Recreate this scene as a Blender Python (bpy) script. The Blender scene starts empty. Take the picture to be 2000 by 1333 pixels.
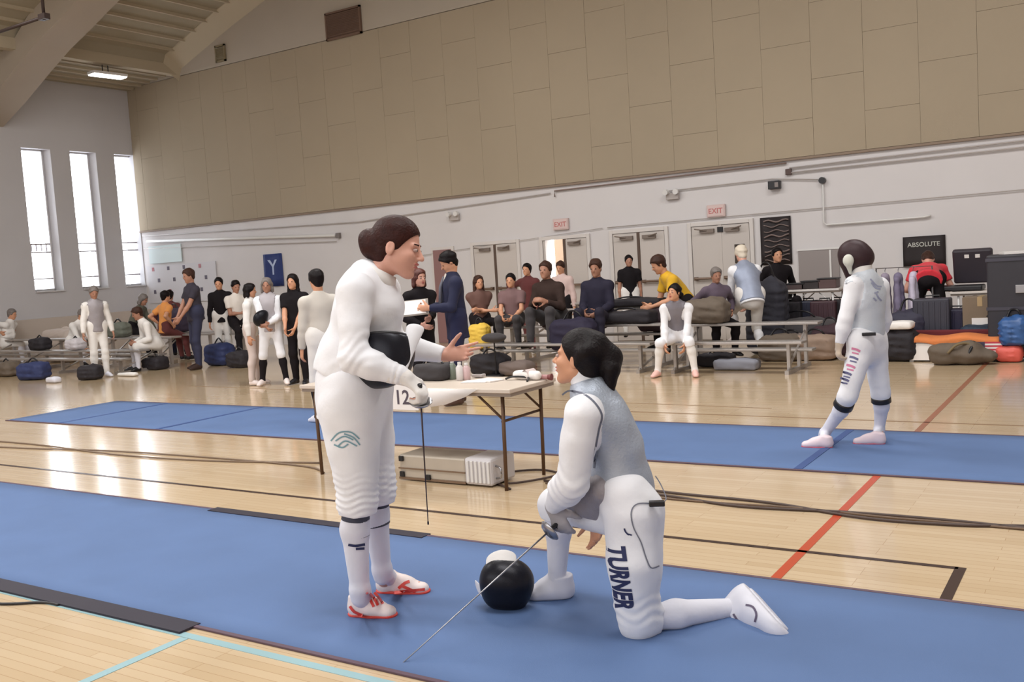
import bpy, math, random
import numpy as np
from mathutils import Vector, Matrix
from mathutils.bvhtree import BVHTree
random.seed(7); rng = np.random.RandomState(5)
sc = bpy.context.scene
COL = sc.collection
# ------------------------------------------------------------------ camera, world, lights
H = 1.6
def nz(v):
    v = np.array(v, float); return v/np.linalg.norm(v)
FPX = 1875.0; PP = (1000.0, 666.5)
AX = np.array([[0.84167221, -0.00964626, -0.53990263],
               [0.53633230, -0.10122433, 0.83791485],
               [-0.06273402, -0.99481686, -0.08002410]])      # world x, y, z in camera axes (right, down, forward)
cam = bpy.data.cameras.new('camera'); co = bpy.data.objects.new('camera', cam); COL.objects.link(co)
cam.sensor_width = 36.0; cam.lens = 36.0*FPX/2000.0; cam.clip_end = 200
R_, D_, F_ = AX[:, 0], AX[:, 1], AX[:, 2]
co.matrix_world = Matrix(((R_[0], -D_[0], -F_[0], 0), (R_[1], -D_[1], -F_[1], 0), (R_[2], -D_[2], -F_[2], H), (0, 0, 0, 1)))
sc.camera = co
w = bpy.data.worlds.new('world'); sc.world = w; w.use_nodes = True
bg = w.node_tree.nodes['Background']; bg.inputs[0].default_value = (0.93, 0.96, 1.0, 1); bg.inputs[1].default_value = 8.0
def area(name, loc, size, energy, color, rot=(0, 0, 0)):
    l = bpy.data.lights.new(name, 'AREA'); l.shape = 'RECTANGLE'; l.size, l.size_y = size; l.energy = energy; l.color = color
    o = bpy.data.objects.new(name, l); COL.objects.link(o); o.location = loc; o.rotation_euler = rot
    return o
for i, (x, y) in enumerate(((-15, 6), (-8, 2), (-8, 9), (-1, 3), (-1, 10), (-14, 1))):
    area('ceiling_area_light', (x, y, 7.9), (4.5, 1.6), 330, (1.0, 0.99, 0.975))
area('rear_fill_light', (-5, -4.2, 4.5), (14, 4), 420, (0.95, 0.97, 1.0), (math.radians(90), 0, 0))  # broad fill behind the camera, added to brighten figures and strips; no window there
sc.view_settings.view_transform = 'Standard'; sc.view_settings.look = 'None'
sc.view_settings.gamma = 1.0; sc.view_settings.exposure = 0.03; sc.view_settings.use_curve_mapping = False

# rays of the measured camera: used to turn measured picture points into metric positions
def ray(x, y):
    v = nz((x-PP[0], y-PP[1], FPX)); return AX@v
def fl(x, y, z=0.0):
    r = ray(x, y); t = (z-H)/r[2]; return np.array([r[0]*t, r[1]*t, z])
def onY(x, y, Y):
    r = ray(x, y); t = Y/r[1]; return np.array([r[0]*t, Y, H+r[2]*t])
def onX(x, y, X):
    r = ray(x, y); t = X/r[0]; return np.array([X, r[1]*t, H+r[2]*t])
class Frame:
    """upright plane through a floor point, facing the viewer; v moves away from the viewer"""
    def __init__(s, px, py):
        s.o = fl(px, py); s.h = nz((s.o[0], s.o[1], 0)); s.r = np.array([s.h[1], -s.h[0], 0.0]); s.d = math.hypot(s.o[0], s.o[1])
    def __call__(s, x, y, v=0.0):
        r = ray(x, y); t = (s.d+v)/(r@s.h); return np.array([r[0]*t, r[1]*t, H+r[2]*t])

# ------------------------------------------------------------------ materials
MATS = {}
def lin(c):
    return tuple(((v/255)/12.92 if v/255 <= .04045 else ((v/255+.055)/1.055)**2.4) for v in c)
def mat(name, rgb, rough=0.6, metal=0.0, noise=0.0, nscale=8.0, bump=0.0, bscale=60.0, emit=0.0, sheen=0.0, coat=0.0, trans=0.0, weave=False):
    if name in MATS: return MATS[name]
    m = bpy.data.materials.new(name); m.use_nodes = True; nt = m.node_tree; b = nt.nodes['Principled BSDF']
    c = lin(rgb)+(1,)
    b.inputs['Base Color'].default_value = c; b.inputs['Roughness'].default_value = rough; b.inputs['Metallic'].default_value = metal
    if sheen: b.inputs['Sheen Weight'].default_value = sheen
    if coat: b.inputs['Coat Weight'].default_value = coat; b.inputs['Coat Roughness'].default_value = 0.08
    if trans: b.inputs['Transmission Weight'].default_value = trans
    if emit:
        b.inputs['Emission Color'].default_value = c; b.inputs['Emission Strength'].default_value = emit
    tc = nt.nodes.new('ShaderNodeTexCoord')
    if noise:
        n = nt.nodes.new('ShaderNodeTexNoise'); n.inputs['Scale'].default_value = nscale; n.inputs['Detail'].default_value = 4
        nt.links.new(tc.outputs['Object'], n.inputs['Vector'])
        r = nt.nodes.new('ShaderNodeMapRange'); r.inputs['From Min'].default_value = .3; r.inputs['From Max'].default_value = .7
        r.inputs['To Min'].default_value = 1-noise; r.inputs['To Max'].default_value = 1+noise*.5
        nt.links.new(n.outputs['Fac'], r.inputs['Value'])
        mx = nt.nodes.new('ShaderNodeVectorMath'); mx.operation = 'SCALE'; mx.inputs[0].default_value = c[:3]
        nt.links.new(r.outputs[0], mx.inputs['Scale']); nt.links.new(mx.outputs[0], b.inputs['Base Color'])
    if bump:
        if weave:
            n = nt.nodes.new('ShaderNodeTexChecker')
        else:
            n = nt.nodes.new('ShaderNodeTexNoise'); n.inputs['Detail'].default_value = 3
        n.inputs['Scale'].default_value = bscale
        nt.links.new(tc.outputs['Object'], n.inputs['Vector'])
        bp = nt.nodes.new('ShaderNodeBump'); bp.inputs['Strength'].default_value = bump; bp.inputs['Distance'].default_value = .01
        nt.links.new(n.outputs['Fac'], bp.inputs['Height']); nt.links.new(bp.outputs[0], b.inputs['Normal'])
    MATS[name] = m; return m
def cloth(name, rgb, rough=0.85, noise=.05, bump=.25, bscale=22):
    return mat(name, rgb, rough, noise=noise, nscale=6, bump=bump, bscale=bscale, sheen=.1)
WHITE = cloth('fencing_white', (236, 236, 240)); WHITE2 = cloth('fencing_white_warm', (232, 228, 224))
SOCKW = cloth('sock_white', (222, 222, 232)); LAME = mat('lame_metallic', (176, 184, 197), .5, .35, noise=.1, nscale=7, bump=.3, bscale=90)
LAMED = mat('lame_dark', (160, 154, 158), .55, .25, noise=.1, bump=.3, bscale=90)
BLACKC = cloth('black_cloth', (28, 24, 27)); NAVY = cloth('navy_cloth', (30, 34, 62)); DARKB = cloth('dark_brown_cloth', (60, 46, 42))
DGREY = cloth('dark_grey_cloth', (62, 58, 60)); YEL = cloth('yellow_cloth', (222, 172, 36)); ORNG = cloth('orange_cloth', (226, 150, 78))
REDC = cloth('red_cloth', (222, 52, 66)); GREEN = cloth('olive_cloth', (96, 96, 84)); PURP = cloth('purple_grey_cloth', (92, 78, 92))
GREYC = cloth('grey_cloth', (140, 132, 130)); BEIGEC = cloth('beige_cloth', (196, 178, 158)); TEEW = cloth('tee_white', (224, 216, 208)); BURG = cloth('burgundy_cloth', (96, 44, 44))
SKIN = mat('skin_light', (214, 160, 140), .5, noise=.06, nscale=12); SKIN2 = mat('skin_tan', (206, 150, 118), .5, noise=.06, nscale=12); SKIN3 = mat('skin_brown', (172, 124, 102), .5, noise=.06, nscale=12)
HAIRR = mat('hair_auburn', (50, 20, 15), .5, noise=.3, nscale=30, bump=.35, bscale=90); HAIRB = mat('hair_black', (20, 13, 15), .5, noise=.3, nscale=30, bump=.35, bscale=90)
HAIRN = mat('hair_brown', (66, 44, 36), .5, noise=.3, nscale=30, bump=.5, bscale=70); HAIRG = mat('hair_grey', (120, 112, 108), .5, noise=.2, nscale=30, bump=.5, bscale=70)
BLACKP = mat('black_plastic', (24, 22, 26), .4, bump=.1); MESHB = mat('mask_mesh', (20, 20, 30), .38, .4, bump=.8, bscale=260, weave=True)
RUBBER = mat('rubber_dark', (34, 28, 36), .6); SHOER = mat('shoe_red', (214, 70, 60), .45); SHOEG = mat('shoe_pale_grey', (220, 220, 230), .5, noise=.04); SHOEW = mat('shoe_white', (236, 222, 218), .5, noise=.04)
for _h in (HAIRR, HAIRB, HAIRN, BLACKC, DARKB): _h.node_tree.nodes['Principled BSDF'].inputs['Specular IOR Level'].default_value = .18; _h.node_tree.nodes['Principled BSDF'].inputs['Sheen Weight'].default_value = 0
LIP = mat('lips', (186, 104, 98), .45); EYEW = mat('eye_white', (176, 150, 142), .35); IRIS = mat('iris_dark', (44, 30, 26), .15)
BAND = cloth('sock_band', (62, 64, 78)); GLOVEG = cloth('glove_grey', (172, 166, 168)); STEEL = mat('steel', (170, 168, 170), .3, .9)
ALU = mat('aluminium', (176, 170, 166), .35, .6, noise=.08, nscale=5); WOODLEG = mat('brown_metal', (92, 66, 46), .5, .3); INK = mat('navy_ink', (38, 44, 84), .7)
PAPER = mat('paper_white', (236, 230, 226), .8); INKT = mat('teal_ink', (120, 158, 170), .8); WHITEM = mat('white_metal', (220, 218, 216), .45)

# ------------------------------------------------------------------ object helpers
def tag(o, label=None, cat=None, group=None, kind=None):
    if label: o['label'] = label
    if cat: o['category'] = cat
    if group: o['group'] = group
    if kind: o['kind'] = kind
    return o
def root(name, loc, label, cat, group=None):
    o = bpy.data.objects.new(name, None); COL.objects.link(o); o.location = tuple(float(a) for a in loc); o.empty_display_size = .1
    return tag(o, label, cat, group)
def org(p):
    v = np.zeros(3)
    while p is not None: v = v+np.array(p.location); p = p.parent
    return v
def link_mesh(name, V, Fc, m, parent=None, smooth=False):
    me = bpy.data.meshes.new(name)
    V = np.asarray(V, float)-org(parent)
    if isinstance(Fc, np.ndarray):
        n = len(Fc); me.vertices.add(len(V)); me.vertices.foreach_set('co', V.astype(np.float32).ravel())
        me.loops.add(n*4); me.loops.foreach_set('vertex_index', Fc.astype(np.int32).ravel())
        me.polygons.add(n); me.polygons.foreach_set('loop_start', np.arange(0, n*4, 4, dtype=np.int32)); me.polygons.foreach_set('loop_total', np.full(n, 4, np.int32))
        me.update(calc_edges=True)
    else:
        me.from_pydata([tuple(v) for v in V], [], Fc); me.update()
    if smooth: me.polygons.foreach_set('use_smooth', np.ones(len(me.polygons), bool))
    if m: me.materials.append(m)
    o = bpy.data.objects.new(name, me); COL.objects.link(o)
    if parent is not None: o.parent = parent
    return o
class MB:
    def __init__(s): s.v = []; s.f = []
    def add(s, V, Fs):
        n = len(s.v); s.v += [tuple(map(float, v)) for v in V]; s.f += [tuple(i+n for i in f) for f in Fs]; return s
    def box(s, lo, hi, rz=0.0, c=None):
        x0, y0, z0 = lo; x1, y1, z1 = hi
        V = np.array([(x0, y0, z0), (x1, y0, z0), (x1, y1, z0), (x0, y1, z0), (x0, y0, z1), (x1, y0, z1), (x1, y1, z1), (x0, y1, z1)], float)
        if rz:
            cc = np.array([(x0+x1)/2, (y0+y1)/2, 0]) if c is None else np.array(c, float)
            a, b = math.cos(rz), math.sin(rz); W = V-cc; V = np.stack([W[:, 0]*a-W[:, 1]*b, W[:, 0]*b+W[:, 1]*a, W[:, 2]], 1)+cc
        return s.add(V, [(0, 3, 2, 1), (4, 5, 6, 7), (0, 1, 5, 4), (1, 2, 6, 5), (2, 3, 7, 6), (3, 0, 4, 7)])
    def obox(s, c, ax, hs):
        """box at centre c with axis rows ax and half sizes hs"""
        c = np.array(c, float); V = []
        for k in ((-1, -1, -1), (1, -1, -1), (1, 1, -1), (-1, 1, -1), (-1, -1, 1), (1, -1, 1), (1, 1, 1), (-1, 1, 1)):
            V.append(c+sum(k[i]*hs[i]*np.array(ax[i], float) for i in range(3)))
        return s.add(V, [(0, 3, 2, 1), (4, 5, 6, 7), (0, 1, 5, 4), (1, 2, 6, 5), (2, 3, 7, 6), (3, 0, 4, 7)])
    def tube(s, pts, r, n=8, caps=True):
        P = [np.array(p, float) for p in pts]; m = len(P); rr = r if hasattr(r, '__len__') else [r]*m; V = []; Fs = []
        up = np.array([0, 0, 1.0])
        for i in range(m):
            t = nz(P[min(i+1, m-1)]-P[max(i-1, 0)])
            a = np.cross(t, up)
            if np.linalg.norm(a) < 1e-3: a = np.array([1.0, 0, 0])
            a = nz(a); b = np.cross(t, a)
            for k in range(n):
                an = 2*math.pi*k/n; V.append(P[i]+rr[i]*(math.cos(an)*a+math.sin(an)*b))
        for i in range(m-1):
            for k in range(n): Fs.append((i*n+k, i*n+(k+1) % n, (i+1)*n+(k+1) % n, (i+1)*n+k))
        if caps: Fs.append(tuple(range(n-1, -1, -1))); Fs.append(tuple((m-1)*n+k for k in range(n)))
        return s.add(V, Fs)
    def prism(s, prof, ax_o, ax_u, ax_v, ax_w, d):
        """profile (u,v) at origin, extruded by d along w"""
        n = len(prof); V = [np.array(ax_o)+p[0]*np.array(ax_u)+p[1]*np.array(ax_v) for p in prof]
        V += [v+d*np.array(ax_w) for v in V]
        return s.add(V, [tuple(range(n-1, -1, -1)), tuple(range(n, 2*n))]+[(i, (i+1) % n, n+(i+1) % n, n+i) for i in range(n)])
    def build(s, name, m, parent=None, bev=0.0, smooth=False):
        o = link_mesh(name, s.v, s.f, m, parent, smooth)
        if bev:
            md = o.modifiers.new('bevel', 'BEVEL'); md.width = bev; md.segments = 2; md.limit_method = 'ANGLE'
        return o
def smooth_path(pts, n=8):
    P = [np.array(p, float) for p in pts]; out = []
    for i in range(len(P)-1):
        p0 = P[max(i-1, 0)]; p1 = P[i]; p2 = P[i+1]; p3 = P[min(i+2, len(P)-1)]
        for k in range(n):
            t = k/n; out.append(.5*((2*p1)+(-p0+p2)*t+(2*p0-5*p1+4*p2-p3)*t*t+(-p0+3*p1-3*p2+p3)*t**3))
    out.append(P[-1]); return out
def copy_tree(o, parent=None):
    c = o.copy(); COL.objects.link(c); c.parent = parent
    for ch in list(o.children): copy_tree(ch, c)
    return c

# ------------------------------------------------------------------ signed distance modelling (smooth blended solids, surface nets)
def cone(a, b, ra, rb, flat=None, fk=1.0, k=.02, op='u', caps=0):
    """tapered limb a->b; flat axis is thinner by fk; caps: 1 flat at b, 2 flat at a, 3 both"""
    a = np.array(a, float); b = np.array(b, float); ab = b-a; L2 = max(ab@ab, 1e-9); L = math.sqrt(L2)
    fa = None if flat is None else nz(flat)
    def fn(P):
        q = P-a; t = (q@ab)/L2
        tc = t.copy()
        if not caps & 1: tc = np.minimum(tc, 1)
        if not caps & 2: tc = np.maximum(tc, 0)
        v = q-tc[..., None]*ab
        if fa is not None: v = v+((v@fa)*(fk-1))[..., None]*fa
        d = np.sqrt((v*v).sum(-1))-(ra+np.clip(t, 0, 1)*(rb-ra))
        if caps & 1: d = np.maximum(d, (t-1)*L)
        if caps & 2: d = np.maximum(d, -t*L)
        return d
    m = max(ra, rb); return dict(fn=fn, lo=np.minimum(a, b)-m, hi=np.maximum(a, b)+m, k=k, op=op)
def ell(c, r, ax=None, k=.02, op='u'):
    c = np.array(c, float); r = np.array(r, float); A = np.eye(3) if ax is None else np.array(ax, float)
    def fn(P):
        q = (P-c)@A.T; k0 = np.sqrt(((q/r)**2).sum(-1)); k1 = np.sqrt(((q/r**2)**2).sum(-1))+1e-9
        return k0*(k0-1)/k1
    m = r.max(); return dict(fn=fn, lo=c-m, hi=c+m, k=k, op=op)
def rbox(c, hs, ax=None, rd=.01, k=.01, op='u'):
    c = np.array(c, float); hs = np.array(hs, float)-rd; A = np.eye(3) if ax is None else np.array(ax, float)
    def fn(P):
        q = np.abs((P-c)@A.T)-hs; return np.sqrt((np.maximum(q, 0)**2).sum(-1))+np.minimum(q.max(-1), 0)-rd
    m = np.linalg.norm(hs)+rd; return dict(fn=fn, lo=c-m, hi=c+m, k=k, op=op)
def cut(o, n, k=.004):
    """remove everything on the +n side of o"""
    o = np.array(o, float); n = nz(n)
    return dict(fn=lambda P: (P-o)@n, lo=None, hi=None, k=k, op='i')
def pinch(a, b, amp, wl, width):
    """ring folds of cloth around the stretch a->b"""
    a = np.array(a, float); b = np.array(b, float); ab = b-a; L = np.linalg.norm(ab); d_ = ab/L
    def fn(P):
        q = P-a; t = q@d_; v = np.sqrt(np.maximum((q*q).sum(-1)-t*t, 0))
        return amp*np.sin(2*np.pi*t/wl+2.2*np.sin(q[..., 0]*31+q[..., 1]*23))*np.exp(-((t-L/2)/(L/2))**4)*(v < width)
    return dict(fn=fn, op='disp')
_ND = rng.normal(size=(10, 3)); _NP = rng.uniform(0, 6.28, 10)
def wob(amp, sc_=14.0):
    def fn(P):
        s = 0
        for i in range(7): s = s+np.sin(P@(_ND[i]*sc_*(1+.35*i))+_NP[i])/(1+.3*i)
        return amp*s*.5
    return dict(fn=fn, op='disp')
def sdf_mesh(name, prims, res, m, parent=None):
    B = 8; bb = [p for p in prims if p.get('lo') is not None and p['op'] == 'u']
    lo = np.min([p['lo'] for p in bb], 0)-3*res; hi = np.max([p['hi'] for p in bb], 0)+3*res
    nb = np.ceil((hi-lo)/(res*B)).astype(int)+1
    g = np.stack(np.meshgrid(*[np.arange(n) for n in nb], indexing='ij'), -1).reshape(-1, 3)
    base = lo+g*(res*B); cen = base+res*B/2; rad = res*B*.87
    def ev(P, C, rd):
        d = np.full(P.shape[:-1], 10.0)
        for p in prims:
            op = p['op']
            if op == 'disp': d = d+p['fn'](P); continue
            if p['lo'] is None: sel = slice(None)
            else:
                e = rd+p['k']*1.5+.01
                sel = np.where(((C > p['lo']-e) & (C < p['hi']+e)).all(1))[0]
                if not len(sel): continue
            a = d[sel]; b = p['fn'](P[sel]); k = p['k']
            if op == 'u': h = np.clip(.5+.5*(b-a)/k, 0, 1); d[sel] = b+(a-b)*(1-h)*0+(a-b)*h-k*h*(1-h) if False else (b*(1-h)+a*h)-k*h*(1-h)
            else:
                if op == 's': b = -b
                h = np.clip(.5-.5*(b-a)/k, 0, 1); d[sel] = (b*(1-h)+a*h)+k*h*(1-h)
        return d
    dc = ev(cen[:, None, :], cen, rad)[:, 0]
    keep = np.abs(dc) < rad*2.2
    dims = nb*B; G = np.empty(tuple(dims), np.float32)
    G[:] = np.repeat(np.repeat(np.repeat(np.where(dc.reshape(nb) < 0, -1., 1.), B, 0), B, 1), B, 2)
    kb = g[keep]; loc = np.stack(np.meshgrid(*[np.arange(B)]*3, indexing='ij'), -1).reshape(-1, 3)
    CH = 3000
    for i in range(0, len(kb), CH):
        gi = kb[i:i+CH]; idx = gi[:, None, :]*B+loc[None]
        P = lo+idx*res; d = ev(P, cen[keep][i:i+CH], rad)
        G[idx[..., 0], idx[..., 1], idx[..., 2]] = d
    S = G < 0
    c8 = [S[i:dims[0]-1+i, j:dims[1]-1+j, k:dims[2]-1+k] for i in (0, 1) for j in (0, 1) for k in (0, 1)]
    cnt = sum(c.astype(np.int8) for c in c8); act = np.argwhere((cnt > 0) & (cnt < 8))
    vid = np.full(S.shape, -1, np.int64); vid[act[:, 0], act[:, 1], act[:, 2]] = np.arange(len(act))
    acc = np.zeros((len(act), 3)); num = np.zeros(len(act))
    for ax in range(3):
        o1, o2 = [a for a in range(3) if a != ax]
        for i in (0, 1):
            for j in (0, 1):
                off = np.zeros(3, int); off[o1] = i; off[o2] = j
                p = act+off; q = p.copy(); q[:, ax] += 1
                a = G[p[:, 0], p[:, 1], p[:, 2]]; b = G[q[:, 0], q[:, 1], q[:, 2]]
                c = (a < 0) != (b < 0); t = np.where(c, a/np.where(c, a-b, 1), 0)
                pos = p.astype(float); pos[:, ax] += t
                acc += pos*c[:, None]; num += c
    V = lo+acc/num[:, None]*res
    Fs = []
    for ax in range(3):
        o1, o2 = (ax+1) % 3, (ax+2) % 3
        s0 = [slice(1, n-1) for n in dims]; s1 = list(s0); s0[ax] = slice(0, dims[ax]-1); s1[ax] = slice(1, dims[ax])
        A = S[tuple(s0)]; Bq = S[tuple(s1)]; e = np.argwhere(A != Bq)
        if not len(e): continue
        fl_ = A[e[:, 0], e[:, 1], e[:, 2]]; off = np.ones(3, int); off[ax] = 0; e = e+off
        def vv(d1, d2):
            q = e.copy(); q[:, o1] -= d1; q[:, o2] -= d2; return vid[q[:, 0], q[:, 1], q[:, 2]]
        q = np.stack([vv(1, 1), vv(0, 1), vv(0, 0), vv(1, 0)], 1)
        q[~fl_] = q[~fl_][:, ::-1]
        Fs.append(q)
    Fs = np.concatenate(Fs); Fs = Fs[(Fs >= 0).all(1)]
    # two light relaxations remove the grid's steps
    for _ in range(2):
        s = np.zeros_like(V); n = np.zeros(len(V))
        for i in range(4):
            np.add.at(s, Fs[:, i], V[Fs[:, (i+1) % 4]]); np.add.at(n, Fs[:, i], 1)
        V = V*.5+.5*s/np.maximum(n, 1)[:, None]
    return link_mesh(name, V, Fs, m, parent, True)
# ------------------------------------------------------------------ people
def rotv(v, ax, a):
    ax = nz(ax); v = np.array(v, float); return v*math.cos(a)+np.cross(ax, v)*math.sin(a)+ax*(ax@v)*(1-math.cos(a))
def ik(a, b, l1, l2, pole):
    """middle joint of a two-bone chain a->b bent towards pole; returns joint, end"""
    a = np.array(a, float); b = np.array(b, float); d = b-a; L = np.linalg.norm(d); dn = d/max(L, 1e-6)
    if L > (l1+l2)*.995: L = (l1+l2)*.995; b = a+dn*L
    x = (l1*l1-l2*l2+L*L)/(2*L); h = math.sqrt(max(l1*l1-x*x, 0)); p = np.array(pole, float); p = p-dn*(p@dn); p = nz(p)
    return a+dn*x+p*h, b
def head_prims(c, f, u, s=1.0, detail=True, neck=None, fat=1.0):
    f = nz(f); u = nz(np.array(u)-f*(f@np.array(u))); sd = np.cross(u, f); A = [f, sd, u]
    def q(a, b, d): return c+s*(a*f+b*sd+d*u)
    P = [ell(q(-.012, 0, .028), np.array([.098, .075*fat, .092])*s, A, .01),
         ell(q(.022, 0, -.035), np.array([.072, .064*fat, .07])*s, A, .02*s),
         cone(q(.03, .0, -.06), q(.074, 0, -.098), .042*s, .02*s, k=.022*s),
         cone(q(-.005, .048, -.055), q(.06, .016, -.098), .02*s, .017*s, k=.02*s), cone(q(-.005, -.048, -.055), q(.06, -.016, -.098), .02*s, .017*s, k=.02*s),
         cone(q(.088, 0, .012), q(.112, 0, -.026), .007*s, .0115*s, k=.008*s)]
    if detail:
        for g in (1, -1):
            P += [ell(q(.102, g*.031, .004), np.array([.016, .017, .012])*s, A, .012*s, 's'),
                  cone(q(.084, g*.016, .02), q(.076, g*.046, .022), .009*s, .008*s, k=.012*s),
                  ell(q(.062, g*.038, -.022), np.array([.026, .022, .02])*s, A, .02*s),
                  ell(q(.098, g*.011, -.031), np.array([.011, .008, .007])*s, A, .005*s)]
        P += [ell(q(.09, 0, -.052), np.array([.013, .022, .007])*s, A, .006*s), ell(q(.088, 0, -.064), np.array([.012, .02, .007])*s, A, .006*s),
              ell(q(.1, 0, -.058), np.array([.012, .024, .0016])*s, A, .003*s, 's')]
    for g in (1, -1):
        P += [ell(q(-.008, g*.078*fat, -.008), np.array([.02, .0085, .033])*s, A, .005*s)]
        if detail: P += [ell(q(-.004, g*.086*fat, -.004), np.array([.01, .004, .019])*s, A, .004*s, 's')]
    if neck is not None: P += [cone(q(-.028, 0, -.055), neck, .052*s, .056*s, k=.02)]
    return P
def hair_prims(c, f, u, s, style, detail=False):
    f = nz(f); u = nz(np.array(u)-f*(f@np.array(u))); sd = np.cross(u, f); A = [f, sd, u]
    def q(a, b, d): return c+s*(a*f+b*sd+d*u)
    e_ = 0 if detail else .006; P = [ell(q(-.016, 0, .038), np.array([.106+e_, .085+e_, .096+e_*.6])*s, A, .01), ell(q(-.045, 0, -.03), np.array([.06, .066, .07])*s, A, .02)]
    if style in ('short', 'cap', 'bun', 'pony'):
        P += [ell(q(.138, 0, -.045), np.array([.138, .132, .125])*s, A, .008, 's'), ell(q(.045, 0, -.125), np.array([.1, .12, .075])*s, A, .01, 's')]
    elif style in ('long', 'bob'):
        dz = -.2 if style == 'long' else -.1
        P += [cone(q(-.03, .062, .0), q(-.02, .082, dz), .04*s, .032*s, k=.03), cone(q(-.03, -.062, .0), q(-.02, -.082, dz), .04*s, .032*s, k=.03),
              cone(q(-.07, 0, .0), q(-.075, 0, dz), .055*s, .05*s, k=.03)]
        P += [ell(q(.13, 0, -.05), np.array([.13, .082, .13])*s, A, .008, 's')]
    if style == 'bun': P += [ell(q(-.125, 0, .01), np.array([.045, .045, .045])*s, A, .012)]
    if style == 'pony': P += [cone(q(-.1, 0, .03), q(-.15, 0, -.03), .03*s, .035*s, k=.02), cone(q(-.15, 0, -.03), q(-.15, 0, -.15), .035*s, .018*s, k=.02)]
    if style == 'short' and detail: P += [cone(q(.04, 0, .11), q(.07, 0, .085), .03*s, .02*s, k=.02)]
    P.append(wob(.0045 if not detail else .0006, 34)); return P
def hand_prims(w_, d, n, th, s=1.0, curl=(.4, .4, .45, .5), splay=.08, r=1.0, thumb=.3):
    """w_ wrist, d finger direction, n direction the palm faces, th direction of the thumb side"""
    d = nz(d); n = nz(np.array(n)-d*(d@np.array(n))); th = np.cross(n, d)*(1 if np.cross(n, d)@np.array(th) > 0 else -1)
    P = [cone(w_-d*.01*s, w_+d*.035*s, .026*s, .032*s, n, 1.7, k=.01), cone(w_+d*.03*s, w_+d*.082*s, .034*s, .037*s, n, 2.3, k=.01)]
    L = ((.041, .026, .02), (.045, .029, .021), (.042, .027, .02), (.033, .021, .018))
    for i, off in enumerate((.029, .0095, -.0095, -.028)):
        p = w_+s*(d*(.088-.004*abs(i-1.2))+th*off); dd = nz(d+th*splay*(1.5-i)); an = 0; rr = (.0092-.0006*(i == 3))*r*s
        for j, fr in enumerate((.75, 1.0, .6)):
            an += curl[i]*fr; q = rotv(dd, np.cross(dd, n), an); e = p+q*L[i][j]*s
            P.append(cone(p, e, rr*(1-.07*j), rr*(.93-.07*j), k=.004 if j else .01)); p = e
    p = w_+s*(d*.028+th*.026); dd = nz(d*.62+th*.72+n*.22)
    for j, l in enumerate((.043, .033, .026)):
        q = rotv(dd, np.cross(dd, nz(n-th*.6)), thumb*j); e = p+q*l*s
        P.append(cone(p, e, (.0135-.0018*j)*r*s, (.0118-.0018*j)*r*s, k=.012 if j == 0 else .004)); p = e
    return P
def shoe_prims(Hh, Tt, U, s=1.0, fat=1.0):  # last, vamp, collar; flat underneath
    Hh = np.array(Hh, float); Tt = np.array(Tt, float); U = nz(U); a = nz(Tt-Hh); U = nz(U-a*(a@U)); L = np.linalg.norm(Tt-Hh); sd = np.cross(U, a)
    def q(x, z, y=0): return Hh+a*x*L+U*z*s+sd*y*s
    f = fat*s
    return [ell(q(.17, .036), np.array([.042, .036, .044])*f, [a, sd, U], .02), cone(q(.2, .045), q(.5, .042), .037*f, .037*f, k=.03), cone(q(.5, .036), q(.82, .024), .044*f, .04*f, U, 1.35, k=.03),
            cone(q(.2, .05), q(.19, .1), .041*f, .042*f, k=.02, caps=1), cone(q(.3, .075), q(.62, .05), .028*f, .026*f, k=.03), cut(Hh+U*.006*s, -U)]
def sole_prims(Hh, Tt, U, s=1.0):
    Hh = np.array(Hh, float); Tt = np.array(Tt, float); U = nz(U); a = nz(Tt-Hh); U = nz(U-a*(a@U)); L = np.linalg.norm(Tt-Hh)
    def q(x, z): return Hh+a*x*L+U*z*s
    return [cone(q(.16, .02), q(.5, .02), .043*s, .042*s, k=.02), cone(q(.5, .02), q(.84, .02), .046*s, .042*s, k=.02), cut(q(0, .0)+U*.001, -U), cut(q(0, .018), U)]
class Sk: pass
def torso_prims(k, t=0.0, g=1.0, low=.08, top=True):
    """k skeleton, t cloth thickness"""
    T = k.T; fr = k.fr; s = k.s; P0 = k.pel
    W = k.w*g
    mid = k.mid
    def at(h):
        # torso centre line bends through k.mid
        return P0+(mid-P0)*(h/.24) if h <= .24 else mid+(k.nk-mid)*((h-.24)/.3)
    pr = [cone(at(.36), at(.24), .128*s*W+t, .118*s*W+t, fr, 1.28, k=.05), cone(at(.24), at(.1), .118*s*W+t, .122*s*W+t, fr, 1.25, k=.05),
          cone(at(.1), P0-T*low*s, .124*s*W+t, .142*s*W+t, fr, 1.25, k=.05, caps=1)]
    pr += [cone(at(.36)+k.sd*.05*s, k.shL-T*.015*s, .1*s*W+t, .058*s+t, fr, 1.15, k=.05), cone(at(.36)-k.sd*.05*s, k.shR-T*.015*s, .1*s*W+t, .058*s+t, fr, 1.15, k=.05),
           cone(at(.44), at(.53), .085*s+t, .055*s+t, k=.05), cone(at(.49), k.shL+T*.005*s, .058*s+t, .045*s+t, k=.05), cone(at(.49), k.shR+T*.005*s, .058*s+t, .045*s+t, k=.05)]
    return pr
def leg_prims(k, side, t=0.0, upto='ankle', thick=1.0):
    hp, kn, an = (k.hipL, k.knL, k.anL) if side > 0 else (k.hipR, k.knR, k.anR); s = k.s
    back = k.backL if side > 0 else k.backR
    pr = [cone(hp, kn, .083*s*thick+t, .054*s+t, k=.05)]
    cm = kn+(an-kn)*.32+back*.014*s
    if upto == 'ankle': pr += [cone(kn, cm, .052*s+t, .055*s+t, k=.03), cone(cm, an, .054*s+t, .036*s+t*1.2, k=.03)]
    elif upto == 'breech':
        e = kn+(an-kn)*.16; pr += [cone(kn, e, .053*s+t, .052*s+t, k=.03, caps=1)]
    return pr
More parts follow.
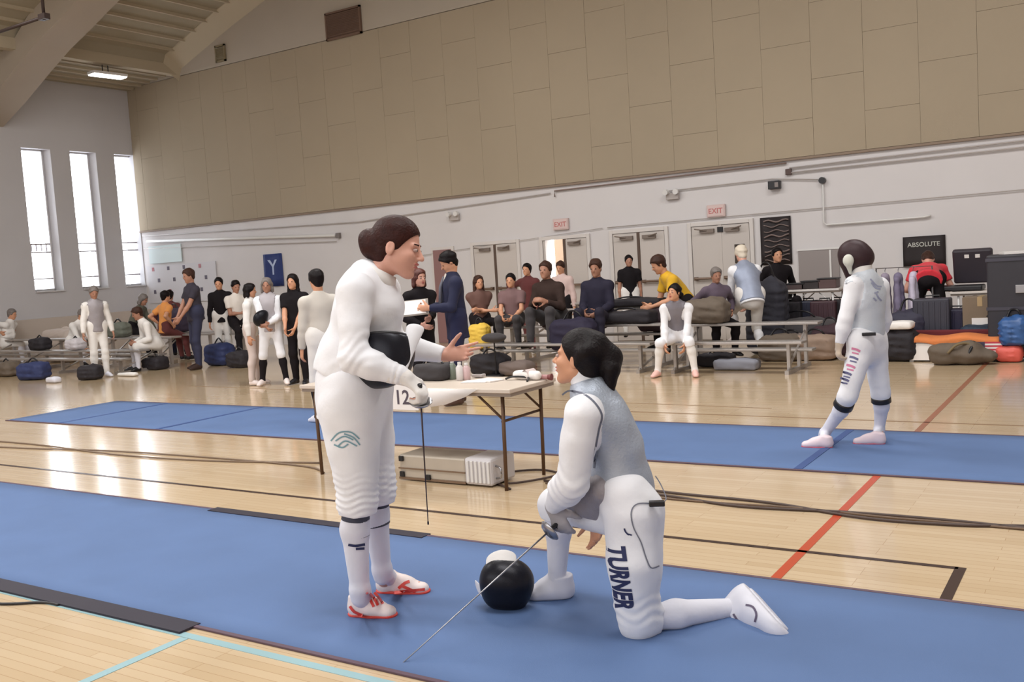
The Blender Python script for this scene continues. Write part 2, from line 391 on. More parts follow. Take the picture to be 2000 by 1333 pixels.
def sock_prims(k, side, t=.006):
    kn, an = (k.knL, k.anL) if side > 0 else (k.knR, k.anR); s = k.s; back = k.backL if side > 0 else k.backR
    st = kn+(an-kn)*.1; cm = kn+(an-kn)*.33+back*.014*s
    return [cone(st, cm, .05*s+t, .055*s+t, k=.02), cone(cm, an, .055*s+t, .036*s+t, k=.03), cone(an, an+(an-kn)*.09, .037*s+t, .036*s+t, k=.02)]
def arm_prims(k, side, t=0.0, mode='long', thick=1.0):
    sh, el, wr = (k.shL, k.elL, k.wrL) if side > 0 else (k.shR, k.elR, k.wrR); s = k.s
    if mode == 'short':
        m = sh+(el-sh)*.62; return [cone(sh, m, .06*s+t, .05*s+t*1.6, k=.03, caps=1)]
    pr = [cone(sh, el, .054*s*thick+t, .043*s*thick+t, k=.03), cone(el, el+(wr-el)*.35, .043*s*thick+t, .044*s*thick+t, k=.02), cone(el+(wr-el)*.35, wr, .043*s*thick+t, .028*s+t, k=.02, caps=1 if mode == 'sleeve' else 0)]
    return pr
def finish(k):
    k.sd = nz(k.shL-k.shR); k.T = nz(k.nk-k.pel); k.fr = nz(np.cross(k.sd, k.T))
    if not hasattr(k, 'mid'): k.mid = k.pel+(k.nk-k.pel)*.45
    if not hasattr(k, 'w'): k.w = 1.0
    for a, (h, n_, x) in dict(backL=(k.hipL, k.knL, k.anL), backR=(k.hipR, k.knR, k.anR)).items():
        f = k.fr-0; d = nz(x-n_); b = -(f-d*(f@d)); setattr(k, a, nz(b) if np.linalg.norm(b) > .2 else nz(h-n_))
    return k
def dress(k, name_label, cat_, outfit, res=.013, loc=None, group=None, name='person', fine=False):
    """builds one person: a continuous body and clothing parts"""
    r = root(name, loc if loc is not None else (k.pel[0], k.pel[1], 0), name_label, cat_, group); s = k.s; o = outfit
    hp = head_prims(k.hc, k.hf, k.hu, k.hs, fine, k.nk, o.get('fat', 1))
    B = torso_prims(k, -.012 if o.get('top') else 0, 1, .05)
    for sd in (1, -1):
        B += leg_prims(k, sd, -.008 if fine or o.get('legs', ('',))[1:] == ('long',) else -.003)
        B += arm_prims(k, sd, -.004)
    B += hp
    hands = []
    for sd in (1, -1):
        w_, d, n, th, cu, spl = (k.handL if sd > 0 else k.handR)
        hnd = hand_prims(w_, d, n, th, s*(.96 if fine else 1.02), cu, spl, 1.0 if fine else 1.25)
        hands.append((sd, hnd))
        if not (o.get('glove') and (o['glove'][0] in (sd, 0))): B += hnd
        else: B += hand_prims(w_, d, n, th, s*.9, cu, spl, .8)
    for sd in (1, -1):
        Hh, Tt, U = (k.footL if sd > 0 else k.footR); a = nz(Tt-Hh)
        B += [cone((k.anL if sd > 0 else k.anR), Hh+a*.05*s+U*.04*s, .034*s, .032*s, k=.02), cone(Hh+a*.05*s+U*.045*s, Tt-a*.06*s+U*.03*s, .032*s, .027*s, k=.02)]
    sdf_mesh('body', B, .0055 if fine else res, o.get('skin', SKIN), r)
    if o.get('hair'):
        hm, st = o['hair']
        if st != 'bald': sdf_mesh('hair', hair_prims(k.hc, k.hf, k.hu, k.hs, st, fine)+o.get('hairx', []), .005 if fine else res*.8, hm, r)
    R = .007 if fine else res
    if o.get('legs'):
        lm, lt = o['legs']
        Q = [cone(k.hipL+k.T*.09*s, k.hipR+k.T*.09*s, .115*s*k.w, .115*s*k.w, k.fr, 1.1, k=.05), cone((k.hipL+k.hipR)/2+k.T*.16*s, (k.hipL+k.hipR)/2, .128*s*k.w, .13*s*k.w, k.fr, 1.2, k=.05, caps=2)]
        for sd in (1, -1): Q += leg_prims(k, sd, o.get('lt', .012), 'ankle' if lt == 'long' else 'breech', o.get('thigh', 1.0))
        if lt == 'shorts':
            Q = Q[:2]
            for hh, kk in ((k.hipL, k.knL), (k.hipR, k.knR)): Q += [cone(hh, hh+(kk-hh)*.75, .09*s, .078*s, k=.05, caps=1)]
        Q += o.get('legx', [])+[wob(.004 if fine else .003, 11)]
        sdf_mesh('breeches' if lt == 'breech' else 'shorts' if lt == 'shorts' else 'trousers', Q, R, lm, r)
    if o.get('top'):
        tm, tt = o['top']
        Q = torso_prims(k, o.get('tt', .012), o.get('tg', 1.0), o.get('low', .1))
        if o.get('collar', tm in (WHITE, WHITE2)): Q += [cone(k.nk-k.T*.03*s, k.nk+nz(k.hc-k.nk)*o.get('ch', .05)*s, .066*s, .061*s, k=.02, caps=1)]
        for sd in (1, -1):
            if tt != 'none': Q += arm_prims(k, sd, .011 if tt == 'long' else .01, 'short' if tt == 'short' else 'sleeve', o.get('armt', 1.0))
        Q += o.get('topx', [])+[wob(.004 if fine else .003, 12)]
        sdf_mesh('jacket' if tt == 'long' else 'shirt', Q, R, tm, r)
    if o.get('vest'):
        Q = torso_prims(k, .022, o.get('tg', 1.0), .07)+[cone(k.nk-k.T*.03*s, k.nk+nz(k.hc-k.nk)*.035*s, .074*s, .069*s, k=.02, caps=1)]
        for sh, el in ((k.shL, k.elL), (k.shR, k.elR)):
            Q += [dict(cone(sh+nz(el-sh)*.0, sh+nz(el-sh)*.12-0*k.T, .082*s, .09*s, k=.006), op='s')]
        Q += o.get('vestx', [])+[wob(.0025, 12)]
        sdf_mesh('lame_vest', Q, R, o['vest'], r)
    for sd in (1, -1):
        if o.get('socks') and o.get('legs', ('', ''))[1] != 'long': sdf_mesh('sock', sock_prims(k, sd)+[cone(k.anL if sd > 0 else k.anR, (k.footL if sd > 0 else k.footR)[0]+nz((k.footL if sd > 0 else k.footR)[1]-(k.footL if sd > 0 else k.footR)[0])*.08*s+(k.footL if sd > 0 else k.footR)[2]*.06*s, .041*s, .037*s)], R, o['socks'], r)
        Hh, Tt, U = (k.footL if sd > 0 else k.footR)
        if o.get('shoes'):
            sf = o.get('shoef', 1); sf = sf[0 if sd > 0 else 1] if isinstance(sf, tuple) else sf; e = sdf_mesh('shoe', shoe_prims(Hh, Tt, U, s*sf, sf), R, o['shoes'], r)
            if o.get('sole'): sdf_mesh('sole', sole_prims(Hh, Tt, U, s), R*.8, o['sole'], e)
        if o.get('glove') and o['glove'][0] in (sd, 0):
            w_, d, n, th, cu, spl = (k.handL if sd > 0 else k.handR); el = k.elL if sd > 0 else k.elR
            G = hand_prims(w_, d, n, th, s*1.02, cu, spl, 1.45)+[cone(w_+(el-w_)*.32, w_, .05*s, .036*s, k=.02, caps=2)]
            sdf_mesh('glove', G, .0055 if fine else res*.8, o['glove'][1], r)
    if not fine and not o.get('eyes') and not o.get('noeyes'):
        f = nz(k.hf); u = nz(np.array(k.hu)-f*(f@np.array(k.hu))); sdv = np.cross(u, f); z = k.hs
        for g in (1, -1):
            ec = k.hc+z*(f*.084+sdv*g*.032+u*.006); sdf_mesh('eye', [ell(ec, np.array([.008, .014, .007])*z, [f, sdv, u])], .005, IRIS, r)
    if fine or o.get('eyes'):
        f = nz(k.hf); u = nz(np.array(k.hu)-f*(f@np.array(k.hu))); sdv = np.cross(u, f); z = k.hs
        for g in (1, -1):
            ec = k.hc+z*(f*.0845+sdv*g*.031+u*.003)
            e = sdf_mesh('eye', [ell(ec, np.array([.0115, .0135, .0085])*z, [f, sdv, u])], .0025, EYEW, r)
            sdf_mesh('iris', [ell(ec+f*.0075*z, np.array([.0045, .0062, .0062])*z, [f, sdv, u])], .0015, IRIS, e)
            sdf_mesh('eyebrow', [cone(k.hc+z*(f*.0905+sdv*g*.017+u*.0255), k.hc+z*(f*.080+sdv*g*.047+u*.0265), .0042*z, .003*z, k=.002)], .0022, o['hair'][0], r)
        sdf_mesh('lips', [ell(k.hc+z*(f*.0915-u*.0515), np.array([.0135, .021, .0055])*z, [f, sdv, u], .002), ell(k.hc+z*(f*.0895-u*.0645), np.array([.013, .019, .0062])*z, [f, sdv, u], .002)], .0022, LIP, r)
    return r
def posed(pos, heading, ht=1.75, stance='stand', seat=.45, lean=.05, headp=0.0, heady=0.0, hands=None, feet=None, side_lean=0.0, w_=1.0, pelz=None, curl=.5):
    """heading: 0 towards the viewer, 90 to the picture's right"""
    k = Sk(); s = ht/1.75; k.s = s; k.hs = s*.98; k.w = w_
    pos = np.array([pos[0], pos[1], 0.0]); hv = nz(pos); rt = np.array([hv[1], -hv[0], 0]); a = math.radians(heading)
    f = -hv*math.cos(a)+rt*math.sin(a); u = np.array([0, 0, 1.0]); sd = np.cross(u, f)
    W = lambda x, y, z: pos+s*(f*x+sd*y)+u*z*s
    sit = stance == 'sit'
    pz = (seat/s+.1) if sit else .945
    if pelz is not None: pz = pelz/s
    k.pel = W(0, 0, pz)
    T = nz(u*math.cos(lean)+f*math.sin(lean)+sd*side_lean)
    k.nk = k.pel+T*.52*s; k.mid = k.pel+T*.24*s+f*(-.02 if lean > .2 else .01)*s
    Tf = nz(np.cross(sd, T))
    k.shL = k.pel+s*(T*.435+sd*.166); k.shR = k.pel+s*(T*.435-sd*.166)
    hd = nz(u*math.cos(lean*.6)+f*math.sin(lean*.6)); k.hc = k.nk+s*(hd*.155+f*.025)
    hf = rotv(f, u, heady); sx = np.cross(u, hf); k.hf = rotv(hf, sx, headp); k.hu = rotv(u, sx, headp)
    k.hipL = k.pel+s*(sd*.088-u*.03); k.hipR = k.pel+s*(-sd*.088-u*.03)
    if feet is None: feet = ((.42, .13), (.42, -.13)) if sit else ((.05, .1), (-.02, -.1))
    for i, (nm, ft) in enumerate(zip('LR', feet)):
        g = 1 if nm == 'L' else -1
        an = W(ft[0], ft[1], (.085 if len(ft) < 3 else ft[2])); hip = getattr(k, 'hip'+nm)
        pole = (f+u*.8+sd*g*.15) if sit else (f+sd*g*.1)
        kn, an = ik(hip, an, .43*s, .405*s, pole); setattr(k, 'kn'+nm, kn); setattr(k, 'an'+nm, an)
        fd = nz(f+sd*g*.25); Hh = np.array([an[0], an[1], an[2]-.084*s])-fd*.055*s
        setattr(k, 'foot'+nm, (Hh, Hh+fd*.265*s, u))
    if hands is None: hands = ((.03, .25, .8), (.03, -.25, .8))
    for nm, ht_ in zip('LR', hands):
        g = 1 if nm == 'L' else -1
        tgt = W(ht_[0], ht_[1], ht_[2]); sh = getattr(k, 'sh'+nm)
        el, wr = ik(sh, tgt, .285*s, .25*s, -f*.6+sd*g*.5-u*.6)
        setattr(k, 'el'+nm, el); setattr(k, 'wr'+nm, wr); d = nz(wr-el)
        inn = nz(-sd*g); setattr(k, 'hand'+nm, (wr, d, inn if abs(d@inn) < .8 else -u, f if abs(d@f) < .8 else u, (curl,)*4, .05))
    return finish(k)
def mask_prims(c, f, u, s=1.0):
    f = nz(f); u = nz(np.array(u)-f*(f@np.array(u))); sd = np.cross(u, f); A = [f, sd, u]
    return [ell(c+s*(f*.02+u*.01), np.array([.135, .112, .15])*s, A, .02), ell(c+s*(f*.055-u*.06), np.array([.085, .08, .1])*s, A, .03), ell(c+s*(-f*.03+u*.03), np.array([.11, .108, .12])*s, A, .03)]
def mask_thing(c, f, u, s, label, bib=True, hollow=True, name='fencing_mask', parent=None, bibdir=None, res=.008, bibm=None, bibL=.17):
    c = np.array(c, float); f = nz(f); u = nz(np.array(u)-f*(f@np.array(u))); sd = np.cross(u, f); A = [f, sd, u]
    r = parent if parent is not None else root(name, (c[0], c[1], c[2]-.15*s), label, 'mask', None)
    P = mask_prims(c, f, u, s)
    if hollow: P += [ell(c+s*(-f*.05-u*.01), np.array([.14, .092, .13])*s, A, .004, 's'), cut(c-f*.055*s, -f)]
    sdf_mesh('mesh_dome', P, res, MESHB, r)
    if hollow:  # white padded rim, following the opening
        pts = [c+s*(-f*.055+sd*.104*math.cos(t)+u*(.012+.128*math.sin(t))) for t in np.linspace(0, 2*math.pi, 25)]
        MB().tube(pts, .008*s, 8, False).build('rim', BLACKP, r, smooth=True)
    if bib:
        bd = nz(-u*.9+f*.25) if bibdir is None else nz(bibdir)
        bs = c+s*(-u*.1+f*.03)
        n = nz(f-bd*(f@bd))
        V = []; Fc = []; N = 13
        for j, (tt, wd, ln) in enumerate(((0, .085, 0), (.4, .1, .4), (.75, .12, .75), (1, .09, 1))):
            for i in range(N):
                an = math.radians(-105+210*i/(N-1)); V.append(bs+s*(bd*bibL*ln+sd*wd*math.sin(an)+n*(.075+.01*j)*math.cos(an)))
        for j in range(3):
            for i in range(N-1): Fc.append((j*N+i, j*N+i+1, (j+1)*N+i+1, (j+1)*N+i))
        b = link_mesh('bib', V, Fc, bibm or WHITE, r, True); md = b.modifiers.new('thick', 'SOLIDIFY'); md.thickness = .008
        md = b.modifiers.new('sub', 'SUBSURF'); md.levels = 1; md.render_levels = 1
    return r
def sheet(name, rows, m, parent=None, th=.008, sub=1):
    n = len(rows[0]); V = [p for r in rows for p in r]; Fc = [(j*n+i, j*n+i+1, (j+1)*n+i+1, (j+1)*n+i) for j in range(len(rows)-1) for i in range(n-1)]
    o = link_mesh(name, V, Fc, m, parent, True); md = o.modifiers.new('thick', 'SOLIDIFY'); md.thickness = th; md.offset = 0
    if sub: md = o.modifiers.new('sub', 'SUBSURF'); md.levels = 2; md.render_levels = 2
    return o
def foil(hand, d, L, label, dark=False, hd=None, parent=None):
    """foil: grip at hand, blade along d"""
    d = nz(d); hand = np.array(hand, float); r = root('fencing_foil', hand, label, 'foil')
    g0 = hand+d*.07
    MB().tube([g0+d*.004, g0+d*L], [.0042, .0022], 8).build('blade', mat('blade_dark', (70, 58, 60), .4, .6) if dark else STEEL, r, smooth=True)
    MB().tube([g0+d*L, g0+d*(L+.015)], .0042, 8).build('tip', BLACKP, r)
    a = nz(np.cross(d, (0, 0, 1.0)) if abs(d[2]) < .95 else np.cross(d, (1.0, 0, 0))); b = np.cross(d, a)
    V = []; Fc = []; N = 20; RR = ((0, .0), (.006, .02), (.0, .04), (-.012, .052), (-.016, .052), (-.003, .038), (.001, .0))
    for (x, q) in RR:
        for i in range(N): an = 2*math.pi*i/N; V.append(g0+d*x+q*(a*math.cos(an)+b*math.sin(an)))
    for j in range(len(RR)-1):
        for i in range(N): Fc.append((j*N+i, j*N+(i+1) % N, (j+1)*N+(i+1) % N, (j+1)*N+i))
    link_mesh('bell_guard', V, Fc, STEEL, r, True)
    MB().tube(smooth_path([g0-d*.005, hand, hand-d*.03+b*.004], 4), .011, 8).tube([hand+d*.02, hand+d*.015+b*.03], .008, 6).build('pistol_grip', BLACKP, r, smooth=True)
    return r
def print_text(txt, font_h, target, o_, ax_u, ax_v, ax_n, m, parent, name='lettering', bold=1.0, sx=1.0, off=.0025):
    """flat print wrapped on a surface: text plane (o_, u right, v up), dropped along -n onto the target meshes"""
    cu = bpy.data.curves.new('t', 'FONT'); cu.body = txt; cu.size = 1.0; cu.offset = .014*bold; cu.align_x = 'CENTER'; cu.align_y = 'CENTER'; cu.resolution_u = 3
    t = bpy.data.objects.new('t', cu); COL.objects.link(t); dg = bpy.context.evaluated_depsgraph_get(); dg.update()
    me = bpy.data.meshes.new_from_object(t.evaluated_get(dg)); bpy.data.objects.remove(t)
    import bmesh
    bm = bmesh.new(); bm.from_mesh(me)
    xs = [v.co.x for v in bm.verts]; ys = [v.co.y for v in bm.verts]
    for ax, lo, hi in ((0, min(xs), max(xs)), (1, min(ys), max(ys))):
        n = max(2, int((hi-lo)/.09))
        for i in range(1, n):
            p = [0, 0, 0]; p[ax] = lo+(hi-lo)*i/n; q = [0, 0, 0]; q[ax] = 1
            bmesh.ops.bisect_plane(bm, geom=bm.verts[:]+bm.edges[:]+bm.faces[:], plane_co=p, plane_no=q)
    bm.to_mesh(me); bm.free()
    trees = []
    for tg in target:
        of = org(tg); tm = tg.data; V = [Vector(np.array(v.co)+of) for v in tm.vertices]; trees.append(BVHTree.FromPolygons(V, [tuple(p.vertices) for p in tm.polygons]))
    cx = (max(xs)+min(xs))/2; cy = (max(ys)+min(ys))/2; n_ = nz(ax_n); V = []
    for v in me.vertices:
        p = np.array(o_)+((v.co.x-cx)*sx*np.array(ax_u)+(v.co.y-cy)*np.array(ax_v))*font_h; best = None
        for tr in trees:
            h = tr.ray_cast(Vector(p+n_*.3), Vector(-n_), .8)
            if h[0] is not None and (best is None or h[3] < best[1]): best = (np.array(h[0]), h[3])
        V.append((best[0] if best else p)+n_*off)
    return link_mesh(name, V, [tuple(p.vertices) for p in me.polygons], m, parent)
# ------------------------------------------------------------------ the hall
YW = 16.5; XW = -22.2; XE = 7.0; YS = -4.5
# maple floor: boards, satin varnish
fm = mat('maple_floor', (214, 184, 146), .17, coat=.35); nt = fm.node_tree; bs = nt.nodes['Principled BSDF']
tcn = nt.nodes.new('ShaderNodeTexCoord'); br = nt.nodes.new('ShaderNodeTexBrick'); br.inputs['Scale'].default_value = 1
br.inputs['Brick Width'].default_value = 1.1; br.inputs['Row Height'].default_value = .057; br.inputs['Mortar Size'].default_value = .0012; br.offset_frequency = 3
br.inputs['Color1'].default_value = lin((206, 183, 151))+(1,); br.inputs['Color2'].default_value = lin((197, 172, 138))+(1,); br.inputs['Mortar'].default_value = lin((168, 136, 100))+(1,)
nn = nt.nodes.new('ShaderNodeTexNoise'); nn.inputs['Scale'].default_value = .7; mp = nt.nodes.new('ShaderNodeMapRange'); mp.inputs['To Min'].default_value = .9; mp.inputs['To Max'].default_value = 1.1
vm = nt.nodes.new('ShaderNodeVectorMath'); vm.operation = 'SCALE'
nt.links.new(tcn.outputs['Object'], br.inputs['Vector']); nt.links.new(tcn.outputs['Object'], nn.inputs['Vector']); nt.links.new(nn.outputs['Fac'], mp.inputs['Value'])
nt.links.new(br.outputs['Color'], vm.inputs[0]); nt.links.new(mp.outputs[0], vm.inputs['Scale']); nt.links.new(vm.outputs[0], bs.inputs['Base Color'])
n2 = nt.nodes.new('ShaderNodeTexNoise'); n2.inputs['Scale'].default_value = 2.5; bp = nt.nodes.new('ShaderNodeBump'); bp.inputs['Strength'].default_value = .02; bp.inputs['Distance'].default_value = .02
nt.links.new(tcn.outputs['Object'], n2.inputs['Vector']); nt.links.new(n2.outputs['Fac'], bp.inputs['Height']); nt.links.new(bp.outputs[0], bs.inputs['Normal'])
floor = MB().box((XW-.6, YS, -.12), (XE, YW+.3, 0)).build('floor', fm); tag(floor, kind='structure')
LB = mat('line_black', (52, 34, 30), .3); LR = mat('line_red', (186, 74, 44), .3); LBL = mat('line_blue', (150, 184, 190), .3)
def fline(pts, wd, m):
    P = [np.array(p, float) for p in pts]; b = MB()
    for i in range(len(P)-1):
        a, c = P[i][:2], P[i+1][:2]; d = (c-a)/np.linalg.norm(c-a); n = np.array([-d[1], d[0]])*wd/2; a = a-d*wd/2*(i > 0); V = []
        for z in (.0002, .0022):
            for q in (a-n, c-n, c+n, a+n): V.append((q[0], q[1], z))
        b.add(V, [(0, 3, 2, 1), (4, 5, 6, 7), (0, 1, 5, 4), (1, 2, 6, 5), (2, 3, 7, 6), (3, 0, 4, 7)])
    return b.build('painted_line', m, floor)
fline([(XW, 4.93), (-.7, 4.93)], .035, LB); fline([(-.69, 4.945), (-.69, 4.3)], .05, LB)
fline([(-1.45, -2), (-1.45, 8.2)], .05, LR); fline([(-1.48, 8.4), (-1.48, YW-1)], .05, mat('line_brown', (150, 96, 70), .3))
fline([(XW, 2.79), (-1.0, 2.74)], .045, LBL); fline([(-3.62, 2.72), (-3.62, .6)], .05, LBL)
fline([(-6.5, 8.95), (3, 8.78)], .03, mat('line_dim', (140, 112, 84), .3)); fline([(-12.5, 9.9), (-3, 9.35)], .018, MATS['line_dim'])
fline([(-.45, 8.2), (.9, 10.2)], .05, LB)

WALLM = mat('wall_paint', (212, 208, 208), .7, noise=.03, nscale=1.2); PANM = mat('acoustic_panel', (166, 152, 131), .9, noise=.07, nscale=.35, bump=.12, bscale=140)
PANG = mat('panel_backing', (140, 126, 108), .9); UPW = mat('upper_wall_paint', (178, 168, 154), .8, noise=.03, nscale=1)
# long wall: the painted lower part with a doorway cut for the open leaf, then panels on a backing
D2 = (-9.72, -9.22)
wb = MB()
for x0, x1, z0, z1 in ((XW-.5, D2[0], 0, 3.07), (D2[0], D2[1], 2.06, 3.07), (D2[1], XE, 0, 3.07)): wb.box((x0, YW, z0), (x1, YW+.25, z1))
wb.box((XW-.5, YW, 3.07), (XE, YW+.25, 10.5))
wall_back = wb.build('wall_back', WALLM); tag(wall_back, kind='structure')
MB().box((XW, YW-.015, 3.07), (XE, YW-.002, 6.83)).build('panel_backing', PANG, wall_back)
MB().box((XW, YW-.05, 6.845), (XE, YW-.002, 10.4)).build('upper_wall', UPW, wall_back)
MB().box((XW, YW-.055, 3.045), (XE, YW-.001, 3.085)).build('panel_ledge', mat('ledge_brown', (138, 120, 104), .7), wall_back, .004)
pw = .832; i = 0; x = -22.15
x0g = -22.2+((-8.54+22.2) % pw)
cols = [x0g-pw+pw*j for j in range(0, 37)]
pan_meshes = {}
PJ = [.7*.62, .62]
for j, xx in enumerate(cols):
    kk = round((xx-(-8.54))/pw)
    zs = [3.09]+([3.71, 4.96, 6.2] if kk % 2 == 0 else [4.34, 5.58])+[6.835]
    if rng.rand() < .35 and xx < -10: zs.pop(rng.randint(1, len(zs)-1))
    xa = max(xx, XW+.005); xb = min(xx+pw, XE)
    if xb-xa < .05: continue
    for z0, z1 in zip(zs[:-1], zs[1:]):
        y = YW-.036-rng.rand()*.004
        MB().box((xa+.0015, y, z0+.0015), (xb-.0015, YW-.014, z1-.0015)).build('panel', PANM, wall_back, .002)
tag(MB().box((XW-.6, YS-.25, 0), (XE, YS, 10.5)).build('wall_front', WALLM), kind='structure'); tag(MB().box((XE, YS-.25, 0), (XE+.25, YW+.25, 10.5)).build('wall_right', WALLM), kind='structure')
# left wall with three deep splayed window openings
wm = MB(); wins = []
for (x_l, x_r, yt, yb) in ((35, 82, 290, 570), (130, 172, 298, 562), (217, 257, 305, 556)):
    a = onX(x_l, yt, XW-.15); b = onX(x_r, yt+5, XW-.15); zb = onX(x_l+25, yb, XW-.15)[2]; wins.append([a[1], b[1], zb, a[2]])
print('windows', wins)
Zb = np.mean([w_[2] for w_ in wins]); Zt = np.mean([w_[3] for w_ in wins])
op = [(w_[0]-.02, min(w_[1]+.12, YW-.02)) for w_ in wins]
ys = [YS]
for a, b in op: ys += [a, b]
ys.append(YW+.25)
for a, b in zip(ys[0::2], ys[1::2]): wm.box((XW-.6, a, 0), (XW, b, 9))
for a, b in op: wm.box((XW-.6, a, 0), (XW, b, Zb-.03)); wm.box((XW-.6, a, Zt+.02), (XW, b, 9))
wall_left = wm.build('wall_left', mat('left_wall_paint', (196, 194, 197), .7, noise=.03, nscale=1)); tag(wall_left, kind='structure')
FR = mat('window_frame_paint', (206, 204, 206), .5); GL = mat('window_glass', (250, 252, 255), .05, trans=1.0); GL.node_tree.nodes['Principled BSDF'].inputs['IOR'].default_value = 1.01
for n_, (w_, (a, b)) in enumerate(zip(wins, op)):
    f = MB(); xx = XW-.2
    f.box((xx-.05, w_[0]-.02, Zb-.03), (xx+.03, w_[0]+.02, Zt+.02)); f.box((xx-.05, w_[1]-.02, Zb-.03), (xx+.03, w_[1]+.02, Zt+.02))
    f.box((xx-.05, w_[0], Zb-.03), (xx+.03, w_[1], Zb+.02)); f.box((xx-.05, w_[0], Zt-.02), (xx+.03, w_[1], Zt+.02))
    win = f.build('window_%d' % (n_+1), FR); tag(win, kind='structure')
    s_ = MB()
    s_.add([(XW-.3, w_[1]+.01, Zb-.03), (XW-.001, b-.001, Zb-.03), (XW-.001, b+.02, Zb-.03), (XW-.3, b+.02, Zb-.03), (XW-.3, w_[1]+.01, Zt+.02), (XW-.001, b-.001, Zt+.02), (XW-.001, b+.02, Zt+.02), (XW-.3, b+.02, Zt+.02)],
           [(0, 3, 2, 1), (4, 5, 6, 7), (0, 1, 5, 4), (1, 2, 6, 5), (2, 3, 7, 6), (3, 0, 4, 7)]).build('splayed_reveal', FR, win)
    MB().box((xx-.012, w_[0]+.02, Zb+.02), (xx-.004, w_[1]-.02, Zt-.02)).build('pane', GL, win)
    for zz in (Zb+.27, Zb+.92, Zb+1.12): MB().box((xx-.03, w_[0]+.02, zz-.014), (xx+.02, w_[1]-.02, zz+.014)).build('glazing_bar', mat('bar_grey', (150, 140, 142), .5), win)
    if n_ == 0:
        for q in np.linspace(.18, .82, 4): y = w_[0]+(w_[1]-w_[0])*q; MB().box((xx-.03, y-.008, Zb+.94), (xx+.015, y+.008, Zb+1.11)).build('glazing_bar', MATS['bar_grey'], win)
    MB().box((XW-.18, a, Zb-.06), (XW+.05, b, Zb-.03)).build('window_sill', FR, win, .004)
# raked ceiling: low flat bay with joists by the left wall, a step, then the roof climbing away; deep sloped frame
CE = mat('ceiling_deck', (158, 149, 130), .8, noise=.06, nscale=1.5); CEL = mat('ceiling_joist', (182, 170, 148), .8)
prof = [(XW-.6, 6.72), (-20.3, 6.98), (-20.1, 7.02), (-19.95, 7.3), (-18.0, 8.0), (-14.5, 9.1), (-9, 9.9), (XE, 10.2)]
c_ = MB()
for (xa, za), (xb, zb) in zip(prof[:-1], prof[1:]):
    c_.add([(xa, YS, za), (xb, YS, zb), (xb, YW+.25, zb), (xa, YW+.25, za), (xa, YS, za+.2), (xb, YS, zb+.2), (xb, YW+.25, zb+.2), (xa, YW+.25, za+.2)], [(0, 3, 2, 1), (4, 5, 6, 7), (0, 1, 5, 4), (1, 2, 6, 5), (2, 3, 7, 6), (3, 0, 4, 7)])
ceiling = c_.build('ceiling', CE); tag(ceiling, kind='structure')
def zc(x): return float(np.interp(x, [p[0] for p in prof], [p[1] for p in prof]))
for x in list(np.arange(-21.9, -20.2, .33))+list(np.arange(-19.7, -13, .42)):
    z = zc(x); MB().box((x-.03, 6.0, z-.055), (x+.03, YW-.06, z+.02)).build('ceiling_joist', CEL, ceiling)
MB().box((-20.28, 6, 6.86), (-20.05, YW-.06, 7.1)).build('step_beam', CEL, ceiling)
# band where roof meets the long wall
b = MB(); 
for (xa, za), (xb, zb) in zip(prof[2:-1], prof[3:]):
    b.add([(xa, YW-.5, za-.02), (xb, YW-.5, zb-.02), (xb, YW-.04, zb-.3), (xa, YW-.04, za-.3), (xa, YW-.5, za+.1), (xb, YW-.5, zb+.1), (xb, YW-.04, zb+.1), (xa, YW-.04, za+.1)], [(0, 3, 2, 1), (4, 5, 6, 7), (0, 1, 5, 4), (1, 2, 6, 5), (2, 3, 7, 6), (3, 0, 4, 7)])
b.build('roof_fascia', CEL, ceiling)
# deep raking frame crossing the hall
rp = [(-22.2, 5.55), (-21.19, 5.98), (-20.1, 6.5), (-19.3, 6.86), (-18.5, 7.15), (-17.6, 7.5), (-15.5, 8.2), (-12, 8.9)]
rb = MB()
for (xa, za), (xb, zb) in zip(rp[:-1], rp[1:]):
    ta, tb = zc(xa)+.05, zc(xb)+.05
    rb.add([(xa, 12.2, za), (xb, 12.2, zb), (xb, 13.0, zb), (xa, 13.0, za), (xa, 12.2, ta), (xb, 12.2, tb), (xb, 13.0, tb), (xa, 13.0, ta)], [(0, 3, 2, 1), (4, 5, 6, 7), (0, 1, 5, 4), (1, 2, 6, 5), (2, 3, 7, 6), (3, 0, 4, 7)])
tag(rb.build('trim_1', mat('frame_paint', (172, 160, 145), .75, noise=.03, nscale=1)), kind='structure')

